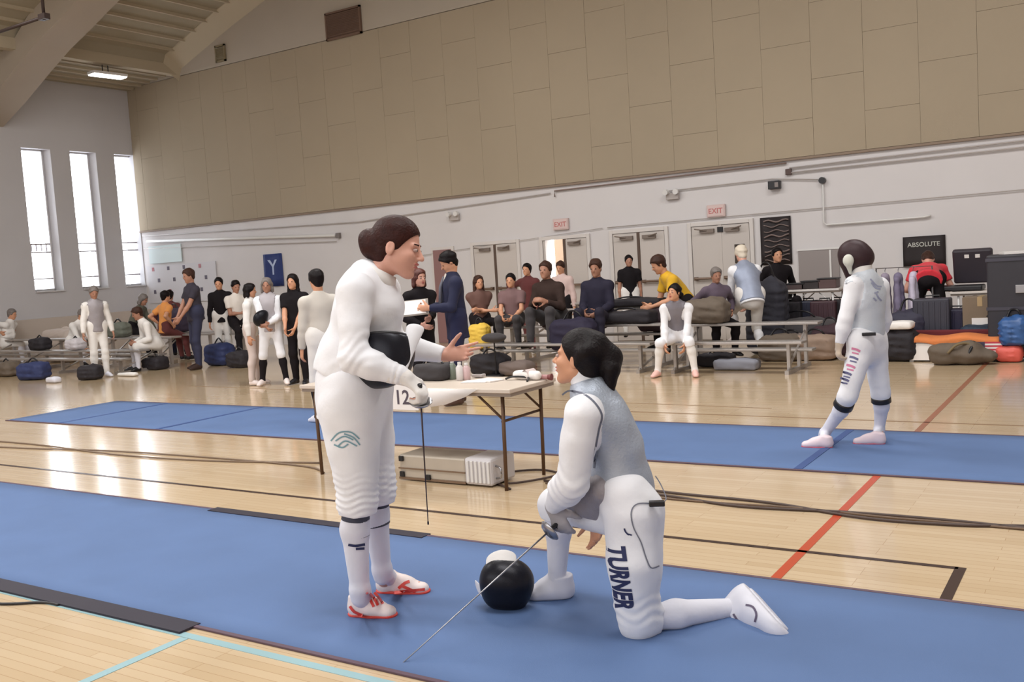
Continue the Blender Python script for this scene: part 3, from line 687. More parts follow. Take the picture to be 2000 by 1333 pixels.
# doors in the long wall
DP = mat('door_paint', (198, 190, 184), .55, noise=.02, nscale=2); DF = mat('door_frame_paint', (212, 206, 202), .55); BRN = mat('dark_gap', (88, 70, 60), .6)
def double_door(n, x0, x1, top, dark_mull=True, open_left=False, sign=False):
    m = (x0+x1)/2; f = MB(); y = YW
    f.box((x0-.07, y-.05, 0), (x0, y+.02, top+.07)); f.box((x1, y-.05, 0), (x1+.07, y+.02, top+.07)); f.box((x0, y-.05, top), (x1, y+.02, top+.07))
    d = f.build('door_%d' % n, DF, None, .006); tag(d, kind='structure')
    for a, b, op_ in ((x0+.01, m-.03, open_left), (m+.03, x1-.01, False)):
        if op_:
            l = MB().box((a, y-.02, .01), (a+.045, y+.24, top-.01)).build('door_leaf', DP, d)
        else:
            l = MB().box((a, y-.035, .01), (b, y-.005, top-.01)).build('door_leaf', DP, d, .003)
            MB().tube([(a+.05, y-.1, 1.12), (b-.03, y-.1, 1.12)], .022, 8).box((a+.03, y-.1, 1.09), (a+.09, y-.03, 1.15)).box((b-.09, y-.1, 1.09), (b-.03, y-.03, 1.15)).build('push_bar', mat('push_bar_bronze', (116, 96, 82), .4, .4), l)
            c = a+.2 if a > m else b-.2; s = 1 if a > m else -1
            MB().box((c-.13, y-.09, top-.13), (c+.13, y-.035, top-.06)).tube([(c, y-.09, top-.09), (c+s*.2, y-.16, top-.05)], .012, 6).build('door_closer', mat('closer_grey', (128, 116, 108), .5, .3), l)
    MB().box((m-.03, y-.04, 0), (m+.03, y-.002, top)).build('mullion', BRN if dark_mull else DP, d)
    return d
double_door(1, -11.42, -10.36, 2.02); dd2 = double_door(2, -9.75, -8.76, 2.02, True, True); double_door(3, -8.2, -7.14, 2.04); d4 = double_door(4, -6.62, -5.54, 2.06, False)
for zc_ in (1.62, 1.44): MB().box((-5.82, YW-.05, zc_-.075), (-5.64, YW-.036, zc_+.075)).build('notice', mat('notice_dark', (66, 56, 48), .8), d4)
MB().box((-6.12, YW-.06, 1.93), (-6.02, YW-.03, 2.02)).build('door_latch', BLACKP, d4)
# wooden corridor seen through the open leaf
MB().box((D2[0]-.3, YW+.9, 0), (D2[1]+.4, YW+.98, 2.3)).build('corridor_wall', mat('corridor_wood', (140, 116, 92), .7), dd2)
rd = MB().box((-12.52, YW-.04, 0), (-11.93, YW-.005, 2.05)).build('door_5', DF, None, .006); tag(rd, kind='structure')
MB().box((-12.46, YW-.055, .01), (-11.99, YW-.038, 1.99)).build('door_leaf', mat('door_burgundy', (142, 106, 104), .6), rd)
# conduit and cable runs on the wall
def wall_tube(name, pts, r, m, label, cat, grp=None):
    o = MB().tube([(p[0], YW-.03-r, p[1]) for p in pts], r, 8).build(name, m, None, smooth=True); return tag(o, label, cat, grp)
GP = mat('conduit_grey', (176, 168, 164), .5); DC = mat('conduit_dark', (132, 112, 104), .5)
wall_tube('conduit', [(-9.4, 2.85), (-9.4, 2.965), (-4.85, 3.01)], .014, DC, 'brown conduit just under the tan panels above the double doors', 'conduit')
wall_tube('conduit', [(-4.8, 2.92), (-1.0, 2.96), (XE, 3.0)], .013, GP, 'upper grey conduit starting at the small dark junction box', 'conduit')
wall_tube('conduit', [(-4.8, 2.84), (-1.0, 2.86), (XE, 2.88)], .013, GP, 'lower grey conduit just beneath the one from the junction box', 'conduit')
wall_tube('conduit', [(-7.0, 2.74), (-5.1, 2.77), (-4.33, 2.68)], .01, GP, 'thin pale conduit between the emergency light and the wall speaker', 'conduit')
wp_ = wall_tube('water_pipe', [(-4.26, 2.66), (-4.26, 1.96), (-4.22, 1.92), (-2.7, 1.93), (-2.6, 1.95)], .016, WHITEM, 'white pipe dropping from a dark cap and turning above the grey board', 'pipe')
MB().tube([(-4.26, YW-.09, 2.66), (-4.26, YW-.01, 2.66)], .055, 12).build('pipe_cap', BLACKP, wp_)
wall_tube('conduit', [(-13.3, 1.87), (-8.4, 2.17)], .006, GP, 'sagging thin cable along the wall above the first double doors', 'cable')
wall_tube('conduit', [(-8.3, 2.17), (-5.0, 2.2), (-1.2, 2.23), (XE, 2.25)], .008, GP, 'thin grey cable above the double doors and the black banners', 'cable')
wall_tube('conduit', [(-21.9, 2.8), (-15.2, 2.5)], .035, WHITEM, 'long white pipe high on the wall by the three tall windows', 'pipe')
wall_tube('conduit', [(-22.1, 2.62), (-15.2, 2.36)], .01, GP, 'thin line under the long white pipe near the corner', 'conduit')
wall_tube('conduit', [(-22.1, 2.95), (-14.5, 2.75), (-9.5, 2.93)], .012, GP, 'long grey conduit rising along the top of the white wall', 'conduit')
def wbox(name, x, z, hx, hz, d, m, label, cat, bev=.006):
    o = MB().box((x-hx, YW-.01-d, z-hz), (x+hx, YW-.008, z+hz)).build(name, m, None, bev); return tag(o, label, cat)
wbox('pipe_end_cap', -15.12, 2.49, .05, .06, .08, mat('cap_grey', (120, 112, 110), .5), 'grey end bracket of the long white pipe', 'bracket')
sp = root('wall_speaker', (-5.06, YW, 2.66), 'small dark box with a pale front high on the wall right of the double doors', 'speaker')
MB().box((-5.16, YW-.12, 2.59), (-4.96, YW-.008, 2.73)).build('cabinet', BLACKP, sp, .008); MB().box((-5.04, YW-.128, 2.62), (-4.98, YW-.118, 2.7)).build('front_panel', GREYC, sp)
wbox('junction_box', -4.82, 2.86, .05, .05, .05, mat('junction_dark', (80, 60, 56), .5), 'small dark junction box where two grey conduits begin', 'box')

for x, lab in ((-6.94, 'twin lamp emergency light above the third double doors'), (-11.84, 'twin lamp emergency light above the first double doors')):
    r = root('emergency_light', (x, YW, 2.64), lab, 'light'); MB().box((x-.12, YW-.08, 2.58), (x+.12, YW-.008, 2.7)).build('housing', GP, r, .01)
    for g in (-1, 1): MB().tube([(x+g*.09, YW-.08, 2.72), (x+g*.1, YW-.16, 2.71)], .05, 12).build('lamp_head', WHITEM, r, smooth=False)
for x, lab in ((-9.3, 'pale exit sign over the open double door'), (-6.13, 'pinkish exit sign over the fourth double doors')):
    r = root('exit_sign', (x, YW, 2.3), lab, 'sign'); MB().box((x-.17, YW-.06, 2.2), (x+.17, YW-.008, 2.42)).build('housing', mat('exit_housing', (206, 184, 180), .5), r, .008)
    h = MB().box((x-.15, YW-.068, 2.22), (x+.15, YW-.058, 2.4)).build('face_plate', mat('exit_face', (214, 190, 186), .5), r)
    print_text('EXIT', .13, [h], (x, YW-.07, 2.31), (1, 0, 0), (0, 0, 1), (0, -1, 0), mat('exit_red', (190, 110, 108), .5), r)
# vents high up
def vent(x0, x1, z0, z1, m, label, n):
    r = root('wall_vent', ((x0+x1)/2, YW, z0), label, 'vent'); y = YW-.06
    f = MB().box((x0, y-.05, z0), (x0+.04, y, z1)).box((x1-.04, y-.05, z0), (x1, y, z1)).box((x0, y-.05, z0), (x1, y, z0+.04)).box((x0, y-.05, z1-.04), (x1, y, z1)); f.build('frame', m, r)
    MB().box((x0+.02, y-.01, z0+.02), (x1-.02, y, z1-.02)).build('backing', m, r)
    for i in range(n):
        z = z0+.06+(z1-z0-.12)*(i+.5)/n; MB().obox(((x0+x1)/2, y-.03, z), ((1, 0, 0), (0, .8, -.6), (0, .6, .8)), ((x1-x0)/2-.04, .03, .004)).build('louvre', m, r)
vent(-14.98, -13.95, 6.8, 7.4, mat('vent_brown', (112, 88, 74), .7), 'large brown louvred vent high on the wall above the tan panels', 14)
vent(-18.62, -18.28, 6.92, 7.32, mat('vent_olive', (136, 124, 98), .7), 'small olive vent high on the wall near the ceiling corner', 8)
# ceiling lamp
r = root('pendant_light', (-20.0, 14.3, 6.7), 'glowing white strip light hanging below the ceiling near the corner', 'light')
la, lb = fl(177, 144, 6.62), fl(243, 152, 6.62); d = nz(lb-la); n = np.cross((0, 0, 1), d)
MB().obox((la+lb)/2+np.array([0, 0, .03]), (d, n, (0, 0, 1)), (np.linalg.norm(lb-la)/2, .16, .03)).build('housing', WHITEM, r)
MB().obox((la+lb)/2-np.array([0, 0, .015]), (d, n, (0, 0, 1)), (np.linalg.norm(lb-la)/2-.02, .14, .012)).build('diffuser', mat('lamp_glow', (255, 250, 240), .5, emit=6), r)
mid = (la+lb)/2
for g in (-.12, .02): MB().tube([mid+d*g+np.array([0, 0, .05]), mid+d*g+np.array([0, 0, zc(mid[0])-6.62])], .012, 6).build('hanger_rod', BLACKP, r)
# dark rail hanging at the top of the view
r = root('hanging_rail', (-15, 9.4, 6), 'dark metal rail hanging below the ceiling at the top corner', 'rail')
p0, p1 = onY(-60, 82, 9.4), onY(86, 33, 9.4); DM = mat('dark_metal', (58, 44, 40), .5, .3)
MB().tube([p0, p1], .028, 8).build('rail', DM, r, smooth=True); MB().tube([p1-np.array([0, 0, .05]), p1+np.array([0, 0, 2.3])], .026, 8).build('drop_rod', DM, r, smooth=True)
MB().obox(p1, ((1, 0, 0), (0, 1, 0), (0, 0, 1)), (.09, .05, .045)).build('clamp', DM, r)
# banners and posters
def banner(name, x0, x1, z0, z1, m, label, cat='banner', y=YW-.02):
    V = []; Fc = []; N = 9
    for j in range(5):
        for i in range(N): V.append((x0+(x1-x0)*i/(N-1), y-.012*math.sin(i*1.3+j*.4)-.014, z1+(z0-z1)*j/4))
    for j in range(4):
        for i in range(N-1): Fc.append((j*N+i, (j+1)*N+i, (j+1)*N+i+1, j*N+i+1))
    o = link_mesh(name, V, Fc, m, None, True); md = o.modifiers.new('t', 'SOLIDIFY'); md.thickness = .006; tag(o, label, cat); return o
bb = banner('banner', -17.62, -17.0, 1.42, 2.2, mat('banner_blue', (34, 52, 110), .7), 'blue banner with a white letter Y shape on the wall behind the fencers')
print_text('Y', .5, [bb], (-17.31, YW-.05, 1.88), (1, 0, 0), (0, 0, 1), (0, -1, 0), mat('print_pale', (176, 190, 216), .7), bb, off=.006)
b2 = banner('banner', -5.35, -4.82, 1.3, 2.12, mat('banner_black', (38, 30, 32), .7), 'tall black banner with rows of grey wavy marks right of the doors')
for i in range(9):
    z = 2.05-i*.085; pts = [(-5.3+.43*t/10+.02, YW-.055, z+.02*math.sin(t*.9+i*1.7)) for t in range(11)]
    MB().tube(pts, .009 if i % 3 else .013, 6).build('printed_mark', mat('mark_grey', (124, 108, 104), .7), b2)
b3 = banner('banner', -3.03, -2.4, 1.15, 1.63, MATS['banner_black'], 'black banner with grey capital lettering behind the person in red')
print_text('ABSOLUTE', .1, [b3], (-2.72, YW-.05, 1.5), (1, 0, 0), (0, 0, 1), (0, -1, 0), mat('print_grey', (186, 186, 180), .7), b3, off=.006)
gb = root('notice_board', (-4.38, YW, .85), 'plain grey notice board on the wall beside the masked fencer', 'board')
MB().box((-4.71, YW-.04, .87), (-4.04, YW-.012, 1.52)).build('board', mat('board_grey', (150, 142, 140), .8), gb); MB().box((-4.73, YW-.05, .85), (-4.02, YW-.03, .88)).box((-4.73, YW-.05, 1.51), (-4.02, YW-.03, 1.54)).box((-4.19, YW-.055, .87), (-4.16, YW-.03, 1.5)).build('frame', WHITEM, gb)
pt = root('notice_sheet', (-20.7, YW, 1.2), 'large pale banner sheet pinned with small dark and red marks beside the windows', 'poster')
MB().box((-22.05, YW-.03, 1.15), (-19.35, YW-.012, 2.14)).build('sheet', mat('sheet_pale', (206, 204, 208), .7), pt)
for i in range(12):
    x = -21.8+.62*(i % 4)+.2*((i//4) % 2); z = 2.05-.3*(i//4)
    MB().box((x-.045, YW-.036, z-.05), (x+.045, YW-.028, z+.05)).build('printed_mark', mat('mark_a', (96, 90, 104), .7) if i % 3 else mat('mark_b', (180, 120, 128), .7), pt)
MB().box((-21.9, YW-.045, 2.2), (-20.6, YW-.02, 2.66)).build('sun_patch', mat('sun_patch_cyan', (212, 226, 228), .7), pt)  # pale cyan plate, painted sunlight glow on the wall above the poster
# heaters and low dado on the left wall
tag(MB().box((XW+.002, 4, 0), (XW+.12, YW, 1.0)).build('baseboard_left', mat('dado_warm', (192, 180, 170), .7), None, .01), kind='structure')

# ------------------------------------------------------------------ pistes
PB = mat('piste_blue', (84, 110, 154), .72, noise=.07, nscale=2.2, bump=.15, bscale=300); PD = mat('piste_edge', (34, 28, 44), .6); PE = mat('piste_rim', (92, 72, 84), .7)
def piste(x0, x1, y0, y1, label):
    r = root('fencing_piste', ((x0+x1)/2, (y0+y1)/2, 0), label, 'piste')
    V = []; Fc = []; nx = 60; ny = 8
    for j in range(ny+1):
        for i in range(nx+1):
            x = x0+(x1-x0)*i/nx; y = y0+(y1-y0)*j/ny; V.append((x, y, .008+.0012*math.sin(x*1.7+y*2)*(0 < j < ny)))
    for j in range(ny):
        for i in range(nx): a = j*(nx+1)+i; Fc.append((a, a+1, a+nx+2, a+nx+1))
    o = link_mesh('mat', V, Fc, PB, r, True); md = o.modifiers.new('t', 'SOLIDIFY'); md.thickness = .0065
    for y in (y0, y1): MB().box((x0, y-.012, .001), (x1, y+.012, .0105)).build('rim', PE, r, .002)
    return r
p1 = piste(-20.5, 5.5, 2.83, 4.44, 'near blue fencing strip under the two fencers in front')
MB().box((-5.45, 4.38, .002), (-3.55, 4.47, .0125)).build('black_strip', PD, p1); MB().box((-12, 2.74, .002), (-3.68, 2.86, .0125)).build('black_strip', PD, p1)
p2 = piste(-12.15, 6.0, 6.75, 8.36, 'far blue fencing strip under the masked fencer')
for x in (-11.0, -9.15, -2.0, 2.2): MB().box((x-.03, 6.77, .006), (x+.03, 8.34, .0105)).build('marking_line', mat('piste_mark', (54, 78, 130), .7), p2)
# cables
CBL = mat('cable_dark', (78, 62, 56), .6)
def cable(pts, r, m, label, name='cable'):
    P = smooth_path([(p[0], p[1], r+(.001 if len(p) < 3 else p[2])) for p in pts], 6); return tag(MB().tube(P, r, 6).build(name, m, None, smooth=True), label, 'cable')
cable([(-3.6, 5.9), (-2.6, 5.77), (-2.04, 5.66), (-1.42, 5.73), (-.86, 5.74), (-.3, 5.7), (1.5, 5.6)], .009, CBL, 'thick dark cable on the floor to the right of the kneeling fencer, nearer the table')
cable([(-3.5, 5.98), (-2.6, 5.85), (-1.9, 5.8), (-1.3, 5.64), (-.8, 5.66), (-.2, 5.78), (1.5, 5.7)], .009, CBL, 'second dark cable twisting beside the thick cable between the strips')
cable([(-3.55, 5.84), (-2.5, 5.7), (-1.7, 5.74), (-1.2, 5.7), (-.7, 5.7), (1.5, 5.68)], .007, mat('cable_brown', (110, 88, 70), .6), 'brown cable in the twisted bundle between the strips')
cable([(-14, 5.3), (-10.1, 5.5), (-8.6, 5.7), (-7.2, 5.77), (-5.9, 5.75), (-5.5, 5.6)], .008, mat('cable_tan', (122, 102, 84), .6), 'long tan cable between the strips running to the window side')
cable([(-14, 5.5), (-10.3, 5.72), (-8.3, 5.6), (-7.0, 5.66), (-5.8, 5.9)], .008, MATS['cable_tan'], 'second tan cable crossing the first between the strips')
cable([(-5.6, 2.52), (-5.0, 2.6), (-4.75, 2.72), (-4.62, 2.735)], .007, BLACKP, 'short black cord on the floor at the near edge by the strip')
cable([(-4.25, 5.7), (-4.0, 5.95), (-3.8, 5.75), (-3.6, 6.1), (-3.85, 6.2), (-4.1, 5.9), (-3.7, 5.6)], .008, CBL, 'tangled cable on the floor around the table legs')
cable([(-5.5, 5.95), (-5.3, 5.75), (-5.15, 5.9), (-5.35, 6.0)], .008, CBL, 'short loop of cable by the far table leg behind the standing fencer')
#@@MAIN
# ------------------------------------------------------------------ standing fencer (front left)
A = Frame(765, 1188)
k = Sk(); k.s = 1.06; k.hs = 1.12; k.w = 1.06
UPZ = np.array([0, 0, 1.0])
k.pel = A(693, 770, .0); k.nk = A(733, 548, 0); k.mid = A(700, 672, 0)
k.shR = A(694, 568, -.185); k.shL = A(748, 566, .17)
k.elR = A(691, 700, -.27); k.wrR = A(792, 738, -.30)
k.elL = A(762, 672, .22); k.wrL = A(866, 694, .12)
k.hc = A(776, 484, -.02)
k.hf = rotv(A.r*.94-A.h*.30, A.h, 0); k.hf = nz(k.hf-UPZ*.27); k.hu = nz(UPZ+A.r*.27)
k.hipR = A(682, 800, -.1); k.hipL = A(712, 795, .1)
k.knR = A(697, 975, -.1); k.knL = A(735, 955, .09)
k.anR = A(703, 1152, -.1); k.anL = A(746, 1112, .12)
hr = fl(684, 1203); tr = fl(774, 1207); k.footR = (hr, tr, UPZ)
hl = fl(735, 1158); tl = fl(842, 1160); k.footL = (hl, tl, UPZ)
k.handR = (k.wrR, nz(A.r*.55-UPZ*.55-A.h*.1), nz(-A.r*.5-UPZ*.6+A.h*.4), nz(A.r+UPZ*.2), (1.0, 1.05, 1.1, 1.15), .02)
k.handL = (k.wrL, nz(A.r+UPZ*.03-A.h*.1), nz(-A.h+UPZ*.25), UPZ, (.12, .22, .6, .75), .10)
finish(k)
folds = [pinch(k.knR+(k.hipR-k.knR)*.34, k.knR-(k.hipR-k.knR)*.14, .0055, .031, .2), pinch(k.knL+(k.hipL-k.knL)*.3, k.knL-(k.hipL-k.knL)*.14, .0055, .033, .2)]
armf = [pinch(k.elR+(k.shR-k.elR)*.3, k.elR+(k.wrR-k.elR)*.4, .003, .045, .2), pinch(k.wrR+(k.elR-k.wrR)*.3, k.wrR, .003, .03, .15)]
man = dress(k, 'standing fencer in white with dark auburn hair bun, holding a mask under one arm', 'person',
    dict(skin=SKIN, hair=(HAIRR, 'bun'), top=(WHITE, 'long'), legs=(WHITE, 'breech'), lt=.03, thigh=1.12, socks=SOCKW, shoes=SHOEW, sole=SHOER, glove=(-1, WHITE2), collar=False, tg=1.08, tt=.018, low=.12, armt=1.18,
         legx=folds+[cone(A(688, 745, 0), A(688, 800, 0), .17, .165, A.h, .95, k=.05), cone(A(684, 800, -.1), A(697, 930, -.1), .13, .095, k=.04), cone(A(714, 800, .1), A(730, 920, .09), .115, .09, k=.04)], topx=armf+[cone(A(716, 543, 0), A(698, 570, -.05), .085, .1, k=.04), cone(A(718, 612, 0), A(710, 662, 0), .145, .145, A.h, .95, k=.05), cone(A(740, 598, 0), A(728, 642, 0), .105, .12, k=.06), cone(A(688, 700, 0), A(680, 735, 0), .165, .165, A.h, 1.0, k=.05, caps=1)], hairx=[ell(A(727, 480, 0), (.062, .055, .066), None, .02)]), fine=True)
N = 28; rows = []
for (cx_, cy_, rx, tilt, rz_) in ((737, 548, .088, .62, .088), (740, 538, .082, .62, .08), (742, 527, .079, .62, .077)):
    c0 = A(cx_, cy_, 0); e1 = nz(A.r-UPZ*tilt); rows.append([c0+e1*rx*math.cos(t)+A.h*rz_*math.sin(t) for t in np.linspace(0, 2*math.pi, N)])
sheet('collar', rows, WHITE2, man, .012, 0)
# dark bands at the sock tops, shoe details
def ring(a, b, r, m, parent, name='sock_band', flat=.0):
    MB().tube([a, b], r, 28, True).build(name, m, parent, smooth=False)
def seg(k_, nm, t0, t1, r, m, parent, name='sock_band'):
    kn, an = getattr(k_, 'kn'+nm), getattr(k_, 'an'+nm); back = getattr(k_, 'back'+nm)
    def cp(t): return kn+(an-kn)*t+back*.014*k_.s*max(0, 1-abs(t-.33)/.33)
    def rr(t): return (np.interp(t, [0, .1, .33, 1], [.052, .05, .055, .036])*k_.s+.0078)*r
    ts = np.linspace(t0, t1, 5); P = [cp(t) for t in ts]; R = [rr(t) for t in ts]
    MB().tube(P, R, 32, True).build(name, m, parent, smooth=True)
seg(k, 'R', .15, .225, 1.03, BAND, man); seg(k, 'R', .335, .415, 1.03, BAND, man); seg(k, 'L', .14, .2, 1.03, BAND, man); seg(k, 'L', .37, .44, 1.03, BAND, man)
def kids(r, stem_): return [c for c in r.children if c.name.split('.')[0] == stem_]
br_ = kids(man, 'breeches')
# teal swirl emblem on the thigh: five curved strokes
def stroke(pts, wd, m, parent, targets, frame, name='printed_mark', v=-.4):
    V = []; Fc = []
    trees = []
    for tg in targets:
        of = org(tg); trees.append(BVHTree.FromPolygons([Vector(np.array(q.co)+of) for q in tg.data.vertices], [tuple(p.vertices) for p in tg.data.polygons]))
    P = smooth_path([frame(x, y, v) for x, y in pts], 5)
    for i, p in enumerate(P):
        t = nz(P[min(i+1, len(P)-1)]-P[max(i-1, 0)]); s_ = nz(np.cross(t, frame.h))
        for g in (-1, 1):
            q = p+s_*wd*g*.5; r_ = nz(q-np.array([0, 0, H])); best = None
            for tr in trees:
                h = tr.ray_cast(Vector(q-r_*.5), Vector(r_), 3)
                if h[0] is not None and (best is None or h[3] < best[1]): best = (np.array(h[0]), h[3])
            V.append((best[0] if best else q)-r_*.003)
    for i in range(len(P)-1): Fc.append((2*i, 2*i+1, 2*i+3, 2*i+2))
    return link_mesh(name, V, Fc, m, parent)
for pts in (((646, 862), (662, 846), (685, 845), (702, 858)), ((655, 862), (672, 853), (690, 860)), ((660, 872), (675, 862), (697, 872)), ((672, 848), (690, 855), (703, 870)), ((652, 869), (668, 875), (680, 868))):
    stroke(pts, .006, INKT, man, br_, A)
sk_ = kids(man, 'sock')
for pts in (((680, 1065), (695, 1067), (713, 1064)), ((695, 1073), (712, 1072))): stroke(pts, .011, INK, man, sk_, A)
# shoe side marks and laces in red
sh_ = kids(man, 'shoe')
for pts in (((722, 1160), (730, 1168), (738, 1183)), ((731, 1158), (740, 1168), (748, 1180)), ((716, 1158), (722, 1170), (730, 1186)), ((683, 1185), (692, 1196), (708, 1203))): stroke(pts, .012, SHOER, man, sh_, A, 'shoe_stripe')
for pts in (((778, 1150), (790, 1140), (800, 1136)), ((770, 1158), (800, 1155), (830, 1152)), ((785, 1145), (800, 1152), (812, 1157))): stroke(pts, .013, SHOER, man, sh_, A, 'shoe_stripe')
# mask tucked under the near arm
mc = A(744, 690, -.15)
mk = mask_thing(mc, nz(-A.h*.3-A.r*.1-UPZ*.8), nz(A.r*.45+UPZ*.85), 1.06, 'black mesh fencing mask with white bib tucked under the standing fencer arm', False, True)
sheet('bib', [[A(752, 742, -.27), A(772, 745, -.29), A(788, 742, -.28)], [A(768, 712, -.27), A(784, 716, -.285), A(800, 712, -.27)], [A(786, 680, -.25), A(799, 680, -.26), A(812, 682, -.24)], [A(792, 648, -.22), A(808, 648, -.24), A(826, 652, -.22)], [A(792, 634, -.2), A(812, 630, -.22), A(833, 640, -.2)]], WHITE, mk, .012)
foil(k.wrR+(k.handR[1])*.08*k.s, nz(A(826, 990, -.1)-A(812, 765, -.3)), .62, 'thin dark foil hanging down from the gloved hand of the standing fencer', True)
# ------------------------------------------------------------------ kneeling fencer (front right)
K = Frame(1240, 1240)
k = Sk(); k.s = .97; k.hs = 1.0; k.w = .98
L_ = -K.r  # she faces the picture's left
k.pel = K(1222, 975, .12); k.nk = K(1150, 762, .1); k.mid = K(1205, 875, .1)
k.shL = K(1140, 812, -.06); k.shR = K(1150, 815, .28)
k.elL = K(1118, 938, -.05); k.wrL = K(1080, 990, .16)
k.elR = K(1120, 950, .42); k.wrR = K(1158, 1008, .25)
k.hc = K(1131, 700, .12); k.hf = nz(L_*.92+K.h*.33+UPZ*.13); k.hu = nz(UPZ-L_*.12)
k.hipL = K(1236, 1002, .02); k.hipR = K(1205, 1000, .22)
k.knL = fl(1250, 1238)*1.0; k.knL[2] = .062
k.anL = K(1442, 1200, .22); k.anL[2] = max(k.anL[2], .085)
k.knR = K(1084, 985, .42)
ffo = fl(1090, 1170); k.anR = np.array([ffo[0], ffo[1], .09]); 
hR = fl(1112, 1168); tR = fl(1036, 1172); k.footR = (hR, tR, UPZ)
toe = fl(1543, 1238); toe[2] = .012; heel = K(1468, 1148, .3)
k.footL = (heel, toe, nz(K.r*.55+UPZ*.6)*-1.0+K.r*0)
fd = nz(toe-heel); k.footL = (heel, toe, nz(-(K.r*.75+UPZ*.65)))
k.anL = heel+fd*.055-nz((K.r*.75+UPZ*.65)-fd*(fd@(K.r*.75+UPZ*.65)))*.085
k.handL = (k.wrL, nz(K.r*.3-UPZ*.95), nz(K.r*.2+K.h*.9), nz(K.r), (.45, .6, .7, .8), .03)
k.handR = (k.wrR, nz(K.r*.15-UPZ*.95), nz(K.h*-.5+L_*.5), nz(L_), (.5, .6, .7, .8), .03)
finish(k)
print('thigh', np.linalg.norm(k.knL-k.hipL), 'shin', np.linalg.norm(k.anL-k.knL), 'R', np.linalg.norm(k.knR-k.hipR), np.linalg.norm(k.anR-k.knR), 'arm', np.linalg.norm(k.elL-k.shL), np.linalg.norm(k.wrL-k.elL))
print('torso', np.linalg.norm(k.nk-k.pel), 'shw', np.linalg.norm(k.shL-k.shR))
vx = [cone(K(1215, 950, .12), K(1130, 975, .28), .12, .075, k=.05), cone(K(1185, 965, .18), K(1178, 1005, .2), .075, .045, k=.04)]
girl = dress(k, 'kneeling fencer in pale silver lamé vest and white breeches, dark ponytail, looking up', 'person',
    dict(skin=SKIN2, hair=(HAIRB, 'pony'), top=(WHITE, 'long'), vest=LAME, legs=(WHITE, 'breech'), lt=.024, thigh=1.12, socks=SOCKW, shoef=(1.5, 1.2), shoes=SHOEG, sole=mat('sole_white', (214, 214, 224), .5), glove=(1, GLOVEG), ch=.12, tg=1.0, tt=.014, armt=1.38, low=.12,
         legx=[cone(K(1240, 1005, .02), K(1238, 1100, -.01), .122, .108, k=.04), cone(K(1238, 1100, -.01), K(1246, 1215, .0), .108, .082, k=.04), pinch(k.knL+(k.hipL-k.knL)*.3, k.knL, .003, .05, .2)],
         topx=[pinch(k.elL+(k.shL-k.elL)*.3, k.elL+(k.wrL-k.elL)*.5, .003, .05, .2)],
         vestx=vx[:1], hairx=[cone(K(1140, 690, .03), K(1128, 712, .04), .034, .016, k=.02), cone(K(1150, 690, .05), K(1155, 725, .08), .045, .035, k=.03), cone(K(1168, 672, .12), K(1190, 700, .12), .045, .052, k=.03), cone(K(1190, 700, .12), K(1188, 742, .12), .052, .034, k=.03)]), fine=True)
sdf_mesh('shaded_vest_flap', [cone(K(1180, 955, .04), K(1150, 985, .18), .07, .06, k=.05), cone(K(1165, 960, .12), K(1172, 1005, .16), .07, .03, k=.04), cone(K(1150, 965, .2), K(1105, 975, .36), .085, .07, k=.05)], .008, LAMED, girl)  # lower front of the vest, its shade put into the darker lamé colour
bl = kids(girl, 'breeches')
print_text('TURNER', .108, bl, K(1211, 1141, -.15), nz(-UPZ+K.r*.09)*1.0, nz(K.r+UPZ*.09), -K.h, INK, girl, bold=3.0, sx=.66)
# body wire, clip and strap
MB().obox(K(1283, 984, -.09), (K.r, K.h, UPZ), (.032, .016, .011)).build('wire_clip', BLACKP, girl, .004)
WG = mat('wire_grey', (120, 122, 134), .4)
stroke(((1272, 984), (1245, 985), (1233, 1000), (1237, 1030), (1252, 1060), (1262, 1090), (1272, 1110), (1288, 1106)), .005, WG, girl, bl, K, 'body_wire')
for pts in (((1219, 1033), (1222, 1040), (1228, 1046)), ((1226, 1044), (1234, 1046))): stroke(pts, .006, INK, girl, bl, K)
gs = kids(girl, 'shoe')
for pts in (((1456, 1182), (1470, 1186), (1477, 1200), (1474, 1216)), ((1432, 1200), (1440, 1212), (1446, 1218))): stroke(pts, .008, mat('shoe_dark_trim', (96, 86, 108), .6), girl, gs+kids(girl, 'sock'), K, 'shoe_trim')
MB().tube(smooth_path([K(1290, 984, -.06), K(1301, 975, 0), K(1292, 950, .04), K(1280, 930, .05)], 6), .0025, 6).build('body_wire', MATS['wire_grey'], girl, smooth=True)
tp = [k.shL-k.T*.0+p for p in ()]
pts = []
for (x, y) in ((1098, 772), (1112, 764), (1140, 770), (1162, 787), (1176, 812), (1170, 840), (1163, 880), (1160, 915)): pts.append((x, y))
stroke(pts, .007, mat('piping_dark', (104, 108, 124), .6), girl, kids(girl, 'lame_vest')+kids(girl, 'jacket'), K, 'piping', -.3)
foil(k.wrL+k.handL[1]*.075, nz(fl(782, 1300)-(k.wrL+k.handL[1]*.075)), .93, 'steel foil held by the kneeling fencer, blade reaching down across the mask', False)
